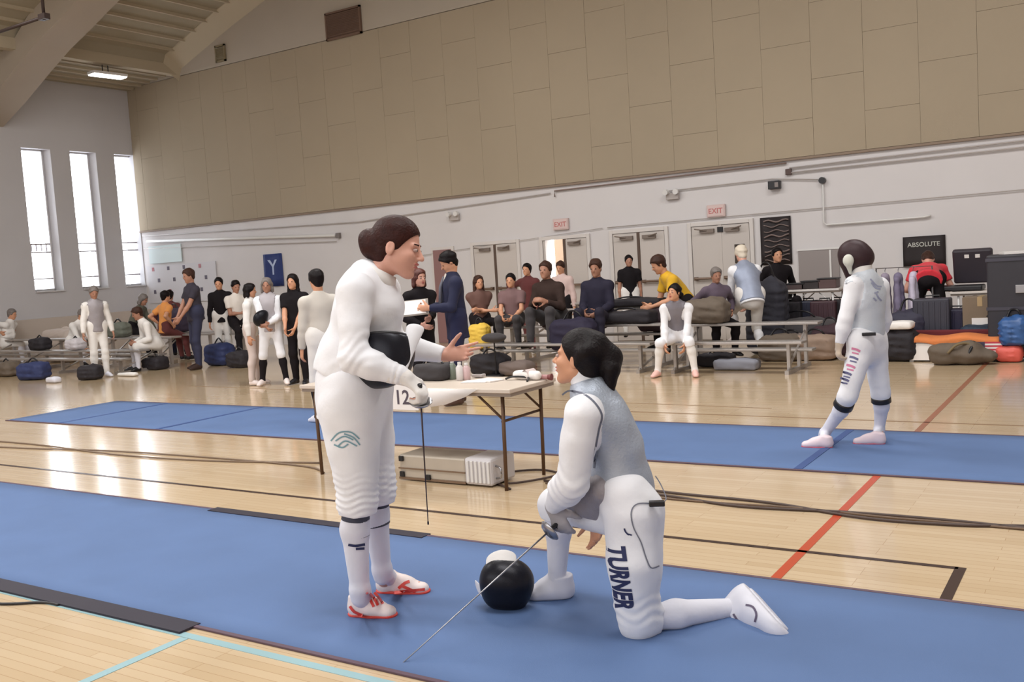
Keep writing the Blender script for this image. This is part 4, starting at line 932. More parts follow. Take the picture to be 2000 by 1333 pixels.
# mask on the strip between the two fencers
mb = fl(988, 1200)
mc2 = np.array([mb[0], mb[1], .122])-K.r*.0+K.h*.07+K.r*.002
ms = root('fencing_mask', (mc2[0], mc2[1], 0), 'black mesh fencing mask resting on the near blue strip between both fencers', 'mask')
sdf_mesh('mesh_dome', [ell(mc2+[0, 0, .0], (.122, .1, .116), [K.r, K.h, UPZ], .02), ell(mc2+K.r*.035+UPZ*.005, (.09, .1, .09), [K.r, K.h, UPZ], .03), ell(mc2-K.r*.03+UPZ*.02, (.085, .1, .095), [K.r, K.h, UPZ], .03), cone(mc2-UPZ*.05-K.r*.04, mc2-UPZ*.06+K.r*.03, .07, .07, k=.03)], .007, MESHB, ms)
def mq(a, b, c_): return mc2+K.r*a+K.h*b+UPZ*c_
sheet('bib', [[mq(-.085, -.03, .075), mq(-.02, -.06, .1), mq(.05, -.03, .09)], [mq(-.095, .0, .1), mq(-.02, -.02, .13), mq(.06, .0, .11)], [mq(-.09, .03, .125), mq(-.015, .02, .165), mq(.055, .03, .135)]], WHITE2, ms, .01)
sheet('strap', [[mq(-.11, -.03, .0), mq(-.1, -.03, -.07)], [mq(-.135, .0, .01), mq(-.125, .0, -.06)], [mq(-.155, .02, .025), mq(-.145, .02, -.04)]], WHITE, ms, .008)
# ------------------------------------------------------------------ masked fencer on the far strip (back view, facing the picture's left)
R3 = Frame(1655, 872)
k = Sk(); k.s = .93; k.hs = .95; k.w = 1.0
k.pel = R3(1692, 668, .02); k.nk = R3(1690, 538, -.02); k.mid = R3(1694, 612, .0)
k.shL = R3(1668, 558, -.1); k.shR = R3(1718, 560, .1)
k.elL = R3(1652, 622, -.16); k.wrL = R3(1640, 672, -.14)
k.elR = R3(1727, 625, .2); k.wrR = R3(1712, 668, .3)
k.hc = R3(1674, 503, 0); k.hf = nz(-R3.r*.9+R3.h*.35-UPZ*.3); k.hu = nz(UPZ-R3.r*.25)
k.hipL = R3(1680, 686, -.08); k.hipR = R3(1708, 684, .08)
k.knL = R3(1655, 776, -.14); k.knR = R3(1720, 768, .14)
k.anL = fl(1612, 866); k.anL[2] = .085; k.anR = fl(1718, 860); k.anR[2] = .085
hL = fl(1628, 876); tL = fl(1564, 874); k.footL = (hL, tL, UPZ); hR = fl(1731, 869); tR = fl(1664, 868); k.footR = (hR, tR, UPZ)
k.handL = (k.wrL, nz(-UPZ-R3.r*.15), nz(R3.r*.8+R3.h*.4), nz(-R3.r+R3.h*.3), (.8,)*4, .03); k.handR = (k.wrR, nz(-R3.r*.6-UPZ*.5), nz(-UPZ), nz(-R3.r), (.6,)*4, .03)
finish(k)
f3 = dress(k, 'masked fencer in white on the far strip, seen from behind, black knee bands', 'person',
    dict(skin=SKIN, noeyes=True, top=(WHITE, 'long'), vest=mat('vest_pale', (206, 212, 220), .55, .2, noise=.06, bump=.2, bscale=90), legs=(WHITE, 'breech'), lt=.02, socks=SOCKW, shoes=mat('shoe_pinkish', (232, 212, 218), .5), sole=mat('sole_pink', (206, 90, 110), .5), glove=(1, BEIGEC), armt=1.15, shoef=1.05), res=.011)
seg(k, 'L', .1, .22, 1.36, BLACKP, f3, 'knee_band'); seg(k, 'R', .1, .22, 1.36, BLACKP, f3, 'knee_band')
fm_ = k.hf; mk3 = MB()
sdf_mesh('mask', [ell(k.hc+k.hf*.012+k.hu*.02, (.128, .108, .128), [k.hf, np.cross(k.hu, k.hf), k.hu], .02), cone(k.hc+k.hf*.07-k.hu*.02, k.hc+k.hf*.085-k.hu*.13, .07, .045, k=.03), ell(k.hc-k.hf*.045-k.hu*.02, (.08, .085, .08), None, .03)], .009, mat('mask_dark_red', (46, 20, 26), .5, .2, bump=.4, bscale=200, weave=True), f3)
c = R3(1658, 512, -.16); sdf_mesh('mask_side_lining', [ell(R3(1657, 508, -.1), (.04, .024, .045), None, .02), cone(R3(1657, 512, -.09), R3(1661, 534, -.055), .03, .012, k=.03)], .007, mat('lining_pale', (206, 206, 196), .7), f3)
sdf_mesh('bib', [cone(k.nk+k.hf*.02+UPZ*.075, k.nk+k.hf*.03-UPZ*.03, .07, .085, k=.02)], .009, WHITE2, f3)
MB().obox(R3(1697, 653, -.17), (R3.r, R3.h, UPZ), (.05, .02, .012)).build('belt_clip', BLACKP, f3, .004)
vt = kids(f3, 'lame_vest')
for pts in (((1700, 545), (1712, 558), (1722, 560)), ((1702, 552), (1710, 562), (1720, 565)), ((1708, 573), (1716, 570)), ((1706, 582), (1712, 588)), ((1716, 582), (1722, 588)), ((1712, 574), (1716, 582))): stroke(pts, .011, mat('print_grey_blue', (150, 154, 178), .7), f3, vt, R3, v=-.3)
b3_ = kids(f3, 'breeches')
for j, (x, y) in enumerate(((1672, 684), (1668, 700), (1662, 716), (1655, 730), (1650, 742))):
    m_ = mat('print_rose', (210, 128, 160), .7) if j in (0, 2) else mat('print_slate', (104, 104, 140), .7)
    stroke(((x-9, y-3), (x, y-1), (x+8, y+3)), .017, m_, f3, b3_, R3, v=-.3); stroke(((x-8, y+5), (x+5, y+8)), .011, m_, f3, b3_, R3, v=-.3)
# ------------------------------------------------------------------ people around the hall
def PX(px, Y): return (float(onY(px, 600, Y)[0]), Y)
def at(px, py): return fl(px, py)[:2]
def per(px, py, heading, label, outfit, res=.015, **kw):
    p = at(px, py) if py is not None else px
    k_ = posed(p, heading, **kw)
    outfit.setdefault('shoes', BLACKP)
    return dress(k_, label, 'person', outfit, res=res), k_
hang = ((.02, .24, .78), (.02, -.24, .78)); lap = ((.34, .08, .68), (.34, -.08, .66))
# --- window side
per(198, 737, 12, 'fencer in a grey vest standing beside the benches below the windows', dict(skin=SKIN3, hair=(HAIRG, 'short'), top=(WHITE2, 'long'), vest=LAMED, legs=(WHITE2, 'long'), shoes=SHOEG), ht=1.68, headp=.35, hands=((.06, .28, .82), (.1, -.27, .82)))
per(391, 721, 292, 'tall man in dark navy clothes standing in profile near the windows', dict(skin=SKIN3, hair=(HAIRN, 'short'), top=(mat('navy_grey', (50, 46, 58), .85), 'short'), legs=(mat('navy_deep', (44, 46, 70), .85), 'long'), shoes=DARKB), w_=1.2, ht=1.9, lean=.06, headp=.25, hands=((.3, .1, .92), (.3, -.1, .88)))
per(538, 752, 350, 'fencer in white with black socks hugging a mask before the blue banner', dict(skin=SKIN3, hair=(HAIRG, 'bob'), top=(WHITE, 'long'), vest=mat('vest_grey', (178, 172, 176), .6, .2), legs=(WHITE, 'breech'), socks=BLACKC, shoes=SHOEW, fat=1.0), ht=1.63, headp=.1, hands=((.27, .02, 1.02), (.3, -.02, .98)), feet=((.1, .2), (.0, -.2)))
mp_ = fl(538, 752); pk = posed(mp_[:2], 350, ht=1.63); mask_thing(pk.pel+pk.fr*.27+UPZ*.16+pk.sd*-.08, nz(pk.fr*.5+UPZ*.8), nz(pk.fr+UPZ*-.3-pk.sd), .8, 'dark mask hugged by the fencer with black socks', False, False, res=.012)
per(498, 752, 75, 'fencer in pale whites half hidden behind the one hugging a mask', dict(skin=SKIN2, hair=(HAIRB, 'bob'), top=(WHITE2, 'long'), legs=(mat('pale_rose_cloth', (214, 198, 192), .8), 'long'), shoes=SHOEW), ht=1.56, headp=.1)
per(590, 750, 335, 'dark haired woman in glasses with a black top and black trousers', dict(skin=SKIN2, hair=(HAIRB, 'long'), top=(BLACKC, 'short'), legs=(BLACKC, 'long'), shoes=BLACKP), ht=1.66, hands=((.25, .05, .86), (.28, -.08, .86)))
per(643, 826, 200, 'fencer with black hair and long dark sleeves behind the standing fencer', dict(skin=SKIN2, hair=(HAIRB, 'short'), top=(mat('cloth_stone', (204, 197, 188), .8), 'long'), legs=(WHITE2, 'breech'), socks=BLACKC, shoes=SHOEG), ht=1.68, headp=.2, hands=((.1, .22, .82), (.1, -.22, .82)))
per(PX(432, 12.75), None, 350, 'person with a dark cardigan over a white shirt near the man in navy', dict(skin=SKIN2, hair=(HAIRB, 'short'), top=(BLACKC, 'long'), legs=(WHITE2, 'long'), shoes=SHOEG), ht=1.7, headp=.15)
per(PX(462, 12.9), None, 20, 'man in a white tee and dark trousers seated by the wall', dict(skin=SKIN3, hair=(HAIRB, 'short'), top=(TEEW, 'short'), legs=(BLACKC, 'long'), shoes=SHOEW), stance='sit', seat=.72, headp=.25, hands=((.25, .1, 1.0), (.28, -.02, .98)), feet=((.4, .15, .25), (.4, -.15, .25)))
per(PX(318, 13.0), None, 120, 'person in an orange shirt and black cap seated below the pale poster', dict(skin=SKIN2, hair=(HAIRB, 'cap'), top=(ORNG, 'short'), legs=(BURG, 'long')), stance='sit', seat=.6, headp=.15, lean=.1)
per(PX(332, 13.9), None, 160, 'dark haired person in a maroon top behind the orange shirt', dict(skin=SKIN3, hair=(HAIRB, 'short'), top=(BURG, 'long'), legs=(NAVY, 'long')), stance='sit', seat=.6)
per(PX(300, 11.9), None, 285, 'fencer in a white jacket with a dark round mark seated on the low bench', dict(skin=SKIN3, hair=(HAIRN, 'short'), top=(WHITE2, 'long'), legs=(WHITE2, 'breech'), socks=SOCKW, shoes=BLACKP), stance='sit', seat=.4, lean=.5, headp=.4, hands=((.4, .1, .55), (.4, -.1, .55)))
per(PX(255, 13.4), None, 60, 'person in a dark green hooded top bending over the bags', dict(skin=SKIN3, hair=(HAIRG, 'bob'), top=(GREEN, 'long'), legs=(BLACKC, 'long')), stance='sit', seat=.62, lean=.5, headp=.4, hands=((.5, .1, .6), (.5, -.1, .6)))
per(PX(135, 12.25), None, 40, 'fencer in white bending forward on the bench near the windows', dict(skin=SKIN2, hair=(HAIRG, 'short'), top=(WHITE2, 'long'), legs=(WHITE2, 'breech'), socks=SOCKW), stance='sit', seat=.42, lean=.6, headp=.5, hands=((.5, .1, .3), (.5, -.1, .3)))
per(PX(5, 12.25), None, 60, 'fencer in white seated at the end of the benches furthest from the doors', dict(skin=SKIN2, hair=(HAIRG, 'short'), top=(WHITE2, 'long'), legs=(WHITE2, 'breech'), socks=SOCKW), stance='sit', seat=.42, lean=.3, headp=.3)
# --- referee pair
_, jk = per(903, 788, 282, 'referee in a navy suit and tie, black hair, head bowed, holding a clipboard', dict(skin=SKIN2, hair=(HAIRB, 'short'), top=(mat('suit_navy', (28, 31, 60), .85), 'long'), legs=(mat('navy_trouser', (30, 32, 64), .85), 'long'), shoes=mat('shoe_brown', (80, 56, 48), .4), tt=.02, low=.2), ht=1.8, lean=.04, headp=.55, hands=((.32, .12, 1.12), (.34, -.05, 1.1)), res=.011)
sheet('shirt_collar', [[jk.nk+jk.fr*.06+jk.sd*.05+UPZ*.05, jk.nk+jk.fr*.085+UPZ*.03, jk.nk+jk.fr*.06-jk.sd*.05+UPZ*.05], [jk.nk+jk.fr*.1+jk.sd*.03-UPZ*.06, jk.nk+jk.fr*.125-UPZ*.08, jk.nk+jk.fr*.1-jk.sd*.03-UPZ*.06]], TEEW, _)
MB().tube([jk.nk+jk.fr*.1+UPZ*.0, jk.nk+jk.fr*.145-UPZ*.12, jk.nk+jk.fr*.16-UPZ*.35], [.012, .022, .026], 6).build('tie', mat('tie_grey', (96, 96, 108), .6), _, smooth=True)
_, wk = per(832, 782, 30, 'woman in a black suit with reddish brown hair holding a paper beside the referee', dict(skin=SKIN, hair=(mat('hair_red_brown', (88, 42, 34), .5, noise=.3, nscale=30, bump=.4, bscale=70), 'bob'), top=(BLACKC, 'long'), legs=(BLACKC, 'long'), shoes=mat('shoe_maroon', (52, 22, 22), .35), tt=.018, low=.2, eyes=True), ht=1.62, headp=.05, hands=((.34, -.05, 1.1), (.26, -.14, 1.02)), res=.011)
cb = root('clipboard', (jk.wrR+jk.wrL)/2, 'grey clipboard held between the referee and the woman in black', 'clipboard')
cc = (jk.wrR+jk.wrL)/2+jk.fr*.17; 
cc = cc+np.array([0, 0, .03]); hv_ = nz((cc[0], cc[1], 0)); cv = nz(hv_*.6+UPZ*.8); cn = np.cross(jk.fr, cv)
MB().obox(cc, (jk.fr, cv, cn), (.18, .11, .006)).build('board', mat('clip_grey', (150, 142, 134), .6), cb, .003); MB().obox(cc-hv_*.008+UPZ*.006, (jk.fr, cv, cn), (.15, .095, .002)).build('paper', PAPER, cb)
# --- seated on the stands in the middle
def onst(px, row, heading, label, outfit, res=.015, **kw):
    y_, z_ = {1: (11.95, .45), 2: (12.75, .62), 3: (13.5, .82)}[row]
    q = onY(px, 600, y_); return per((q[0], y_), None, heading, label, outfit, res, stance='sit', seat=z_, **kw)
fr_ = lambda z, d=.42: ((d, .15, z), (d, -.15, z))
onst(936, 2, 20, 'woman with long brown hair and crossed arms seated beside the referee', dict(skin=SKIN2, hair=(HAIRN, 'long'), top=(mat('cloth_umber', (104, 74, 66), .8), 'short'), legs=(BLACKC, 'long')), ht=1.62, feet=fr_(.36), hands=((.24, -.12, .98), (.27, .12, .95)))
onst(1002, 2, 345, 'young woman in a brownish top seated with raised knees on the stand', dict(skin=SKIN2, hair=(HAIRB, 'short'), top=(mat('cloth_mauve', (120, 92, 92), .8), 'short'), legs=(DGREY, 'long')), ht=1.62, feet=fr_(.42, .34), hands=((.36, .1, .85), (.36, -.1, .85)))
onst(1078, 2, 335, 'man in a dark brown jacket and grey trousers seated on the stand', dict(skin=SKIN3, hair=(HAIRN, 'short'), top=(DARKB, 'long'), legs=(DGREY, 'long')), ht=1.95, lean=.2, w_=1.3, feet=fr_(.37), hands=((.36, .1, .9), (.36, -.1, .9)))
per(PX(1036, 14.6), None, 330, 'person in dark red with a raised arm standing by the wall', dict(skin=SKIN2, hair=(HAIRB, 'short'), top=(BURG, 'long'), legs=(BURG, 'long')), ht=1.6, hands=((.1, .22, .8), (.2, -.35, 1.45)))
per(PX(1102, 14.8), None, 330, 'person in a pale shirt standing at the open door behind the man in brown', dict(skin=SKIN2, hair=(HAIRN, 'short'), top=(mat('pale_pink_cloth', (214, 188, 182), .8), 'long'), legs=(BLACKC, 'long')), ht=1.6, headp=.3)
onst(1170, 2, 340, 'man in dark navy seated upright between the second and third doors', dict(skin=SKIN3, hair=(HAIRN, 'short'), top=(mat('cloth_midnight', (26, 22, 44), .85), 'long'), legs=(mat('cloth_midnight2', (30, 26, 44), .85), 'long'), fat=.95), ht=1.9, w_=1.15, lean=.05, headp=.2, feet=fr_(.36), hands=((.3, .1, .75), (.3, -.1, .75)))
per(PX(1232, 14.9), None, 10, 'child in a black tee with a pale chest print and white trousers', dict(skin=SKIN3, hair=(HAIRB, 'short'), top=(BLACKC, 'short'), legs=(WHITE2, 'long')), stance='sit', seat=.88, ht=1.45, feet=((.4, .2, .3), (.4, -.2, .3)))
per(PX(1345, 13.6), None, 290, 'person in a bright yellow shirt leaning forward by the third doors', dict(skin=SKIN2, hair=(HAIRN, 'short'), top=(YEL, 'short'), legs=(BLACKC, 'long')), stance='sit', seat=.72, ht=1.95, lean=.65, headp=.5, hands=((.55, .1, .75), (.55, -.1, .75)), feet=((.4, .2, .2), (.4, -.2, .2)))
gp = at(1318, 738)
gr_, gk = per(PX(1325, 11.98), None, 350, 'young fencer with a dark ponytail seated on the low plank, chin resting on her hand', dict(skin=SKIN2, hair=(HAIRB, 'pony'), top=(WHITE, 'long'), vest=mat('vest_slate', (132, 128, 136), .55, .25, bump=.2, bscale=90), legs=(WHITE, 'breech'), socks=WHITE2, armt=.92, shoes=mat('shoe_coral', (232, 186, 176), .5), eyes=True), res=.011, stance='sit', seat=.42, ht=1.62, lean=.42, heady=-.5, headp=-.1, hands=((.44, .12, .28), (.42, -.14, .38)), feet=((.42, .26), (.38, -.27)))
per(PX(1398, 13.2), None, 20, 'person in purple grey with a pale cap beside the kneeling fencer', dict(skin=SKIN3, hair=(HAIRG, 'short'), top=(PURP, 'long'), legs=(BLACKC, 'long')), stance='sit', seat=.55, lean=.1, headp=.2, ht=1.6, feet=((.35, .15, .2), (.35, -.15, .2)))
per(1472, 703, 200, 'fair haired fencer in blue grey vest bending with one foot on the stand', dict(skin=SKIN, hair=(mat('hair_pale', (216, 204, 186), .6), 'short'), top=(WHITE, 'long'), vest=mat('vest_blue_grey', (150, 158, 178), .5, .25, noise=.1), legs=(WHITE2, 'breech'), socks=WHITE, shoes=SHOEW), res=.011, ht=1.82, w_=1.15, lean=.5, headp=.4, pelz=.9, feet=((.3, .14, .3), (-.02, -.12)), hands=((.4, .2, .62), (.45, -.1, .75)))
per(PX(1520, 15.2), None, 20, 'dark haired person in black seated by the black wavy banner', dict(skin=SKIN2, hair=(HAIRB, 'short'), top=(BLACKC, 'long'), legs=(BLACKC, 'long')), stance='sit', seat=.7, feet=fr_(.36))
per(PX(1815, 14.7), None, 180, 'person in a red shirt and dark trousers bending over below the lettered banner', dict(skin=SKIN, hair=(HAIRN, 'short'), top=(REDC, 'short'), legs=(BLACKC, 'long')), ht=1.9, w_=1.15, lean=1.35, headp=1.2, hands=((.62, .2, .75), (.62, -.2, .75)), feet=((.05, .2), (-.1, -.2)))
# ------------------------------------------------------------------ furniture and kit
def X(px, Y): return float(onY(px, 620, Y)[0])
def Z(px, py, Y): return float(onY(px, py, Y)[2])
def table(x0, x1, y0, y1, z, label, top=None, legm=None, fold=True):
    r = root('folding_table', ((x0+x1)/2, (y0+y1)/2, 0), label, 'table'); tm = top or mat('table_top', (196, 182, 170), .5, noise=.03); lm = legm or WOODLEG
    MB().box((x0, y0, z-.03), (x1, y1, z)).build('tabletop', tm, r, .006)
    MB().box((x0+.01, y0+.02, z-.055), (x1-.01, y1-.02, z-.031)).build('apron', mat('apron_grey', (150, 136, 124), .5), r)
    for xx, g in ((x0+.12, 1), (x1-.12, -1)):
        for yy in (y0+.06, y1-.06):
            MB().tube([(xx, yy, .0), (xx-g*.015, yy, z-.05)], .014, 8).build('leg', lm, r, smooth=True)
            MB().tube([(xx-g*.005, yy, z-.22), (xx+g*.2, yy, z-.05)], .009, 6).build('brace', lm, r, smooth=True)
        MB().tube([(xx, y0+.06, z-.24), (xx, y1-.06, z-.24)], .01, 6).build('crossbar', lm, r, smooth=True)
    return r
tb = table(-5.62, -3.6, 5.52, 6.16, .735, 'scoring table with brown folding legs between the two strips', mat('table_laminate', (206, 192, 178), .45, noise=.03))
p = root('number_sheet', (-4.86, 5.5, .6), 'white sheet with the black number 12 hanging from the scoring table', 'sign')
xa, xb = X(762, 5.5), X(812, 5.5); sx_ = onY(788, 775, 5.49)
s1 = MB().box((sx_[0]-.13, 5.494, sx_[2]-.1), (sx_[0]+.13, 5.5, sx_[2]+.12)).build('sheet', PAPER, p)
print_text('12', .15, [s1], (sx_[0]-.005, 5.49, sx_[2]-.005), (1, 0, 0), (0, 0, 1), (0, -1, 0), mat('ink_grey', (84, 74, 84), .7), p, off=.002)
q0 = onY(866, 770, 5.5); o = sheet('paper_cloth', [[(q0[0]-.14, 5.5, .735), (q0[0]+.3, 5.5, .735)], [(q0[0]-.14, 5.488, .66), (q0[0]+.2, 5.49, .68)], [(q0[0]-.12, 5.49, .6), (q0[0]+.02, 5.486, .62)]], PAPER, None, .003, 0); tag(o, 'white paper hanging off the front edge of the scoring table', 'paper')
def on_tbl(px, py, y=5.75): q = fl(px, py, .736); return q
# things on the scoring table
q = on_tbl(848, 742); bp_ = root('kit_bag', q, 'dark soft bag lying on the scoring table behind the gloved hand', 'bag')
sdf_mesh('body', [rbox(q+[0, 0, .065], (.15, .1, .06), None, .04), wob(.006, 20)], .01, mat('bag_charcoal', (58, 54, 56), .8), bp_)
MB().tube(smooth_path([q+[-.1, 0, .12], q+[-.04, 0, .17], q+[.05, 0, .17], q+[.1, 0, .12]], 5), .008, 6).build('handle', BLACKP, bp_, smooth=True)
for i, (px, py, col, h_) in enumerate(((885, 741, (120, 128, 116), .15), (899, 743, (214, 208, 206), .14), (912, 742, (206, 176, 176), .13))):
    q = on_tbl(px, py); b_ = root('drink_bottle', q, ('greenish', 'white', 'pinkish')[i]+' drink bottle standing on the scoring table', 'bottle')
    MB().tube([q, q+[0, 0, .004], q+[0, 0, h_*.7], q+[0, 0, h_*.82], q+[0, 0, h_*.86]], [.026, .03, .03, .016, .012], 12).build('body', mat('bottle_%d' % i, col, .3), b_, smooth=True)
    MB().tube([q+[0, 0, h_*.86], q+[0, 0, h_]], .014, 10).build('cap', WHITEM, b_)
for i, (px, py, a) in enumerate(((930, 746, .2), (955, 744, -.3))):
    q = on_tbl(px, py); o = MB().box((q[0]-.1, q[1]-.07, .7365), (q[0]+.1, q[1]+.07, .741+.004*i), a).build('score_sheet', PAPER); tag(o, ('score sheet lying on the table nearer the bottles', 'score sheet lying at the middle of the table')[i], 'paper')
q = on_tbl(935, 738); r = root('calculator', q, 'small grey scoring device lying on the sheets on the table', 'device'); MB().box((q[0]-.05, q[1]-.03, .742), (q[0]+.05, q[1]+.03, .765)).build('case', mat('device_grey', (176, 168, 166), .4), r, .006); MB().box((q[0]-.03, q[1]-.02, .7655), (q[0]+.03, q[1]+.02, .768)).build('screen', BLACKP, r)
q = on_tbl(1030, 742); r = root('rolled_towel', q, 'white rolled towel at the end of the table by the kneeling fencer', 'towel'); sdf_mesh('towel', [cone(q+[-.1, .02, .035], q+[.1, -.02, .035], .034, .034, k=.01), wob(.003, 30)], .007, PAPER, r); MB().tube([q+[.0, -.03, .04], q+[.03, .05, .045]], .036, 12, False).build('band', mat('towel_band', (206, 190, 186), .8), r)
q = on_tbl(1003, 744); tag(MB().tube(smooth_path([q+[-.1, .05, .006], q+[0, 0, .03], q+[.1, .04, .02], q+[.15, -.05, .006]], 6), .008, 6).build('cable', BLACKP, None, smooth=True), 'black coiled cable lying on the end of the scoring table', 'cable')
q = on_tbl(1062, 742); r = root('microphone', q, 'small pinkish object at the far corner of the scoring table', 'device'); MB().tube([q+[-.04, 0, .02], q+[.04, 0, .02]], .018, 10).build('handle', mat('pink_dull', (176, 128, 128), .5), r); MB().tube([q+[.04, 0, .02], q+[.07, 0, .02]], [.02, .026], 10).build('head', mat('dull_red', (120, 60, 60), .5), r)
# silver case under the table
x0, y0 = -4.72, 5.62; r = root('equipment_case', (x0+.4, y0+.15, 0), 'silver grey equipment case with ribbed white end under the scoring table', 'case')
MB().box((x0, y0, .015), (x0+.62, y0+.3, .2)).build('body', mat('case_silver', (188, 178, 164), .4, .3, noise=.04), r, .015)
MB().box((x0-.004, y0-.008, .09), (x0+.62, y0, .1)).box((x0-.006, y0-.006, .01), (x0+.62, y0+.005, .026)).build('seam_strip', mat('case_brown', (120, 96, 76), .5), r)
MB().box((x0+.62, y0-.01, .01), (x0+.86, y0+.31, .21)).build('end_block', mat('case_end', (206, 202, 204), .45), r, .02)
for i in range(6): MB().box((x0+.645+i*.036, y0-.022, .03), (x0+.665+i*.036, y0-.008, .19)).build('rib', WHITEM, r, .004)
for xx, zz in ((x0+.01, .17), (x0+.01, .05), (x0+.26, .04)): MB().box((xx, y0-.018, zz-.02), (xx+.04, y0-.002, zz+.02)).build('latch', BLACKP, r, .003)
MB().tube(smooth_path([(x0+.86, y0+.05, .15), (x0+.92, y0+.02, .14), (x0+.92, y0+.02, .08), (x0+.86, y0+.05, .06)], 5), .008, 6).build('handle', STEEL, r, smooth=True)

# low aluminium stands
def stand(x0, x1, rows, label, feet=True):
    """rows: (y, z) of each plank"""
    r = root('bench_stand', ((x0+x1)/2, rows[0][0], 0), label, 'bench')
    for y, z, wd in rows: MB().box((x0, y-wd/2, z-.035), (x1, y+wd/2, z)).build('plank', ALU, r, .006)
    n = max(2, int((x1-x0)/1.6)+1)
    for i in range(n):
        x = x0+.2+(x1-x0-.4)*i/(n-1); b = MB(); ya, yb = rows[0][0]-.12, rows[-1][0]+.14
        b.box((x-.025, ya, 0), (x+.025, yb, .05))
        for y, z, wd in rows: b.box((x-.02, y-.03, .04), (x+.02, y+.03, z-.034))
        b.tube([(x, ya+.05, .05), (x, yb-.05, rows[-1][1]-.06)], .016, 6); b.build('support_frame', ALU, r)
    return r
rowsM = ((11.98, .42, .25), (12.42, .28, .2), (12.75, .62, .25), (13.15, .45, .2), (13.5, .82, .25), (14.2, .6, .2), (14.9, .85, .3))
stand(X(925, 12), X(1275, 12), rowsM, 'aluminium bench stand in front of the doors, nearer the referee')
stand(X(1290, 12), X(1570, 12), ((11.98, .42, .25), (12.42, .28, .2), (12.75, .6, .25)), 'lower aluminium bench stand under the seated fencer with the ponytail')
rowsL = ((11.1, .3, .24), (11.5, .42, .24), (11.9, .3, .2), (12.25, .6, .25), (13.1, .75, .25))
stand(-21.6, -15.7, rowsL[:4], 'long low aluminium bench stand below the tall windows'); stand(-19.6, -15.9, ((13.4, .56, .3), (13.9, .56, .3)), 'second bench stand behind the fencer in a grey vest')
stand(-15.2, -12.8, ((12.9, .6, .3), (13.3, .6, .25)), 'short bench stand under the man in the white tee')
def soft_bag(px, py, Y, size, m, label, strap=True, name='kit_bag', rz=0.0, zoff=0.0, res=.02):
    """px,py: bottom centre of the bag"""
    q = fl(px, py) if Y is None else onY(px, py, Y)
    if Y is not None and zoff is not None: q[2] = zoff
    a, b, c = size; q = np.array(q); r = root(name, q, label, 'bag'); ax = [(math.cos(rz), math.sin(rz), 0), (-math.sin(rz), math.cos(rz), 0), (0, 0, 1)]
    cc = q+[0, 0, c/2]; A_ = np.array(ax)
    sdf_mesh('body', [rbox(cc, (a/2, b/2, c/2), ax, min(a, b, c)*.32), ell(cc+A_[0]*a*.15+[0, 0, c*.1], (a*.3, b*.45, c*.48), ax, .05), wob(.012*min(1, c/.3), 14/max(a, .3)), cut(q+[0, 0, .004], (0, 0, -1))], res, m, r)
    if strap: MB().tube(smooth_path([cc+A_[0]*-a*.25+[0, 0, c*.42], cc+A_[0]*-a*.12+A_[1]*b*.1+[0, 0, c*.72], cc+A_[0]*a*.14-A_[1]*b*.1+[0, 0, c*.72], cc+A_[0]*a*.25+[0, 0, c*.42]], 5), .014, 6).build('strap', BLACKP, r, smooth=True)
    MB().tube([cc-A_[0]*a*.36-A_[1]*b*.1+[0, 0, c*.47], cc+A_[0]*a*.36-A_[1]*b*.1+[0, 0, c*.47]], .007, 5).build('zip', mat('zip_grey', (110, 106, 110), .5), r, smooth=True)
    return r
def hard_case(px, Y, w_, d_, h_, z0, m, label, rz=0.0, name='suitcase', ribs=5, wheels=True):
    x = X(px, Y); r = root(name, (x, Y, z0), label, 'suitcase'); wz = .05 if wheels else 0
    MB().box((x-w_/2, Y-d_/2, z0+wz), (x+w_/2, Y+d_/2, z0+h_), rz).build('shell', m, r, .02)
    for i in range(ribs):
        xx = x-w_/2+w_*(i+.7)/(ribs+.4); MB().box((xx-.012, Y-d_/2-.008, z0+wz+.04), (xx+.012, Y-d_/2+.002, z0+h_-.04), rz, (x, Y, 0)).build('rib', m, r, .003)
    MB().tube([(x-w_*.2, Y, z0+h_-.01), (x-w_*.2, Y, z0+h_+.035), (x+w_*.2, Y, z0+h_+.035), (x+w_*.2, Y, z0+h_-.01)], .011, 6).build('handle', BLACKP, r)
    if wheels:
        for g in (-1, 1): MB().tube([(x+g*w_*.38-.015, Y-d_*.3, z0+.028), (x+g*w_*.38+.015, Y-d_*.3, z0+.028)], .028, 12).build('wheel', BLACKP, r)
    return r
CH = mat('bag_black', (36, 32, 38), .75, noise=.1, bump=.2); OL = mat('bag_olive', (104, 92, 80), .8, noise=.12, bump=.3, bscale=12); BLB = mat('bag_blue', (44, 54, 96), .7, noise=.1); TANB = mat('bag_tan', (150, 128, 112), .8, noise=.1)
# bags, window side
soft_bag(178, 742, None, (.42, .3, .26), CH, 'black round kit bag at the feet of the fencer in the grey vest', False, rz=.5)
soft_bag(68, 742, None, (.6, .35, .32), BLB, 'blue kit bag on the floor in front of the benches', True, rz=.3)
soft_bag(15, 735, None, (.6, .35, .28), OL, 'olive bag on the floor at the end of the benches', True)
soft_bag(305, 722, None, (.5, .34, .24), CH, 'black bag on the floor beside the white-jacketed fencer on the low bench', True)
soft_bag(240, 700, None, (.5, .3, .2), GREYC, 'grey kit bag on the floor behind the black bag', False)
soft_bag(250, 735, None, (.5, .12, .06), WHITE2, 'white clothing dropped on the floor by the black bag', False, 'clothing')
soft_bag(105, 748, None, (.3, .15, .1), SHOEG, 'small pale pouch lying on the floor beside the blue kit bag', False)
soft_bag(80, 688, 11.5, (.5, .3, .25), CH, 'black bag lying on the bench plank near the windows', True, zoff=.425)
soft_bag(150, 690, 11.5, (.4, .3, .22), mat('bag_white', (206, 200, 204), .8), 'white and dark bag on the bench plank left of the fencer in the grey vest', True, zoff=.425)
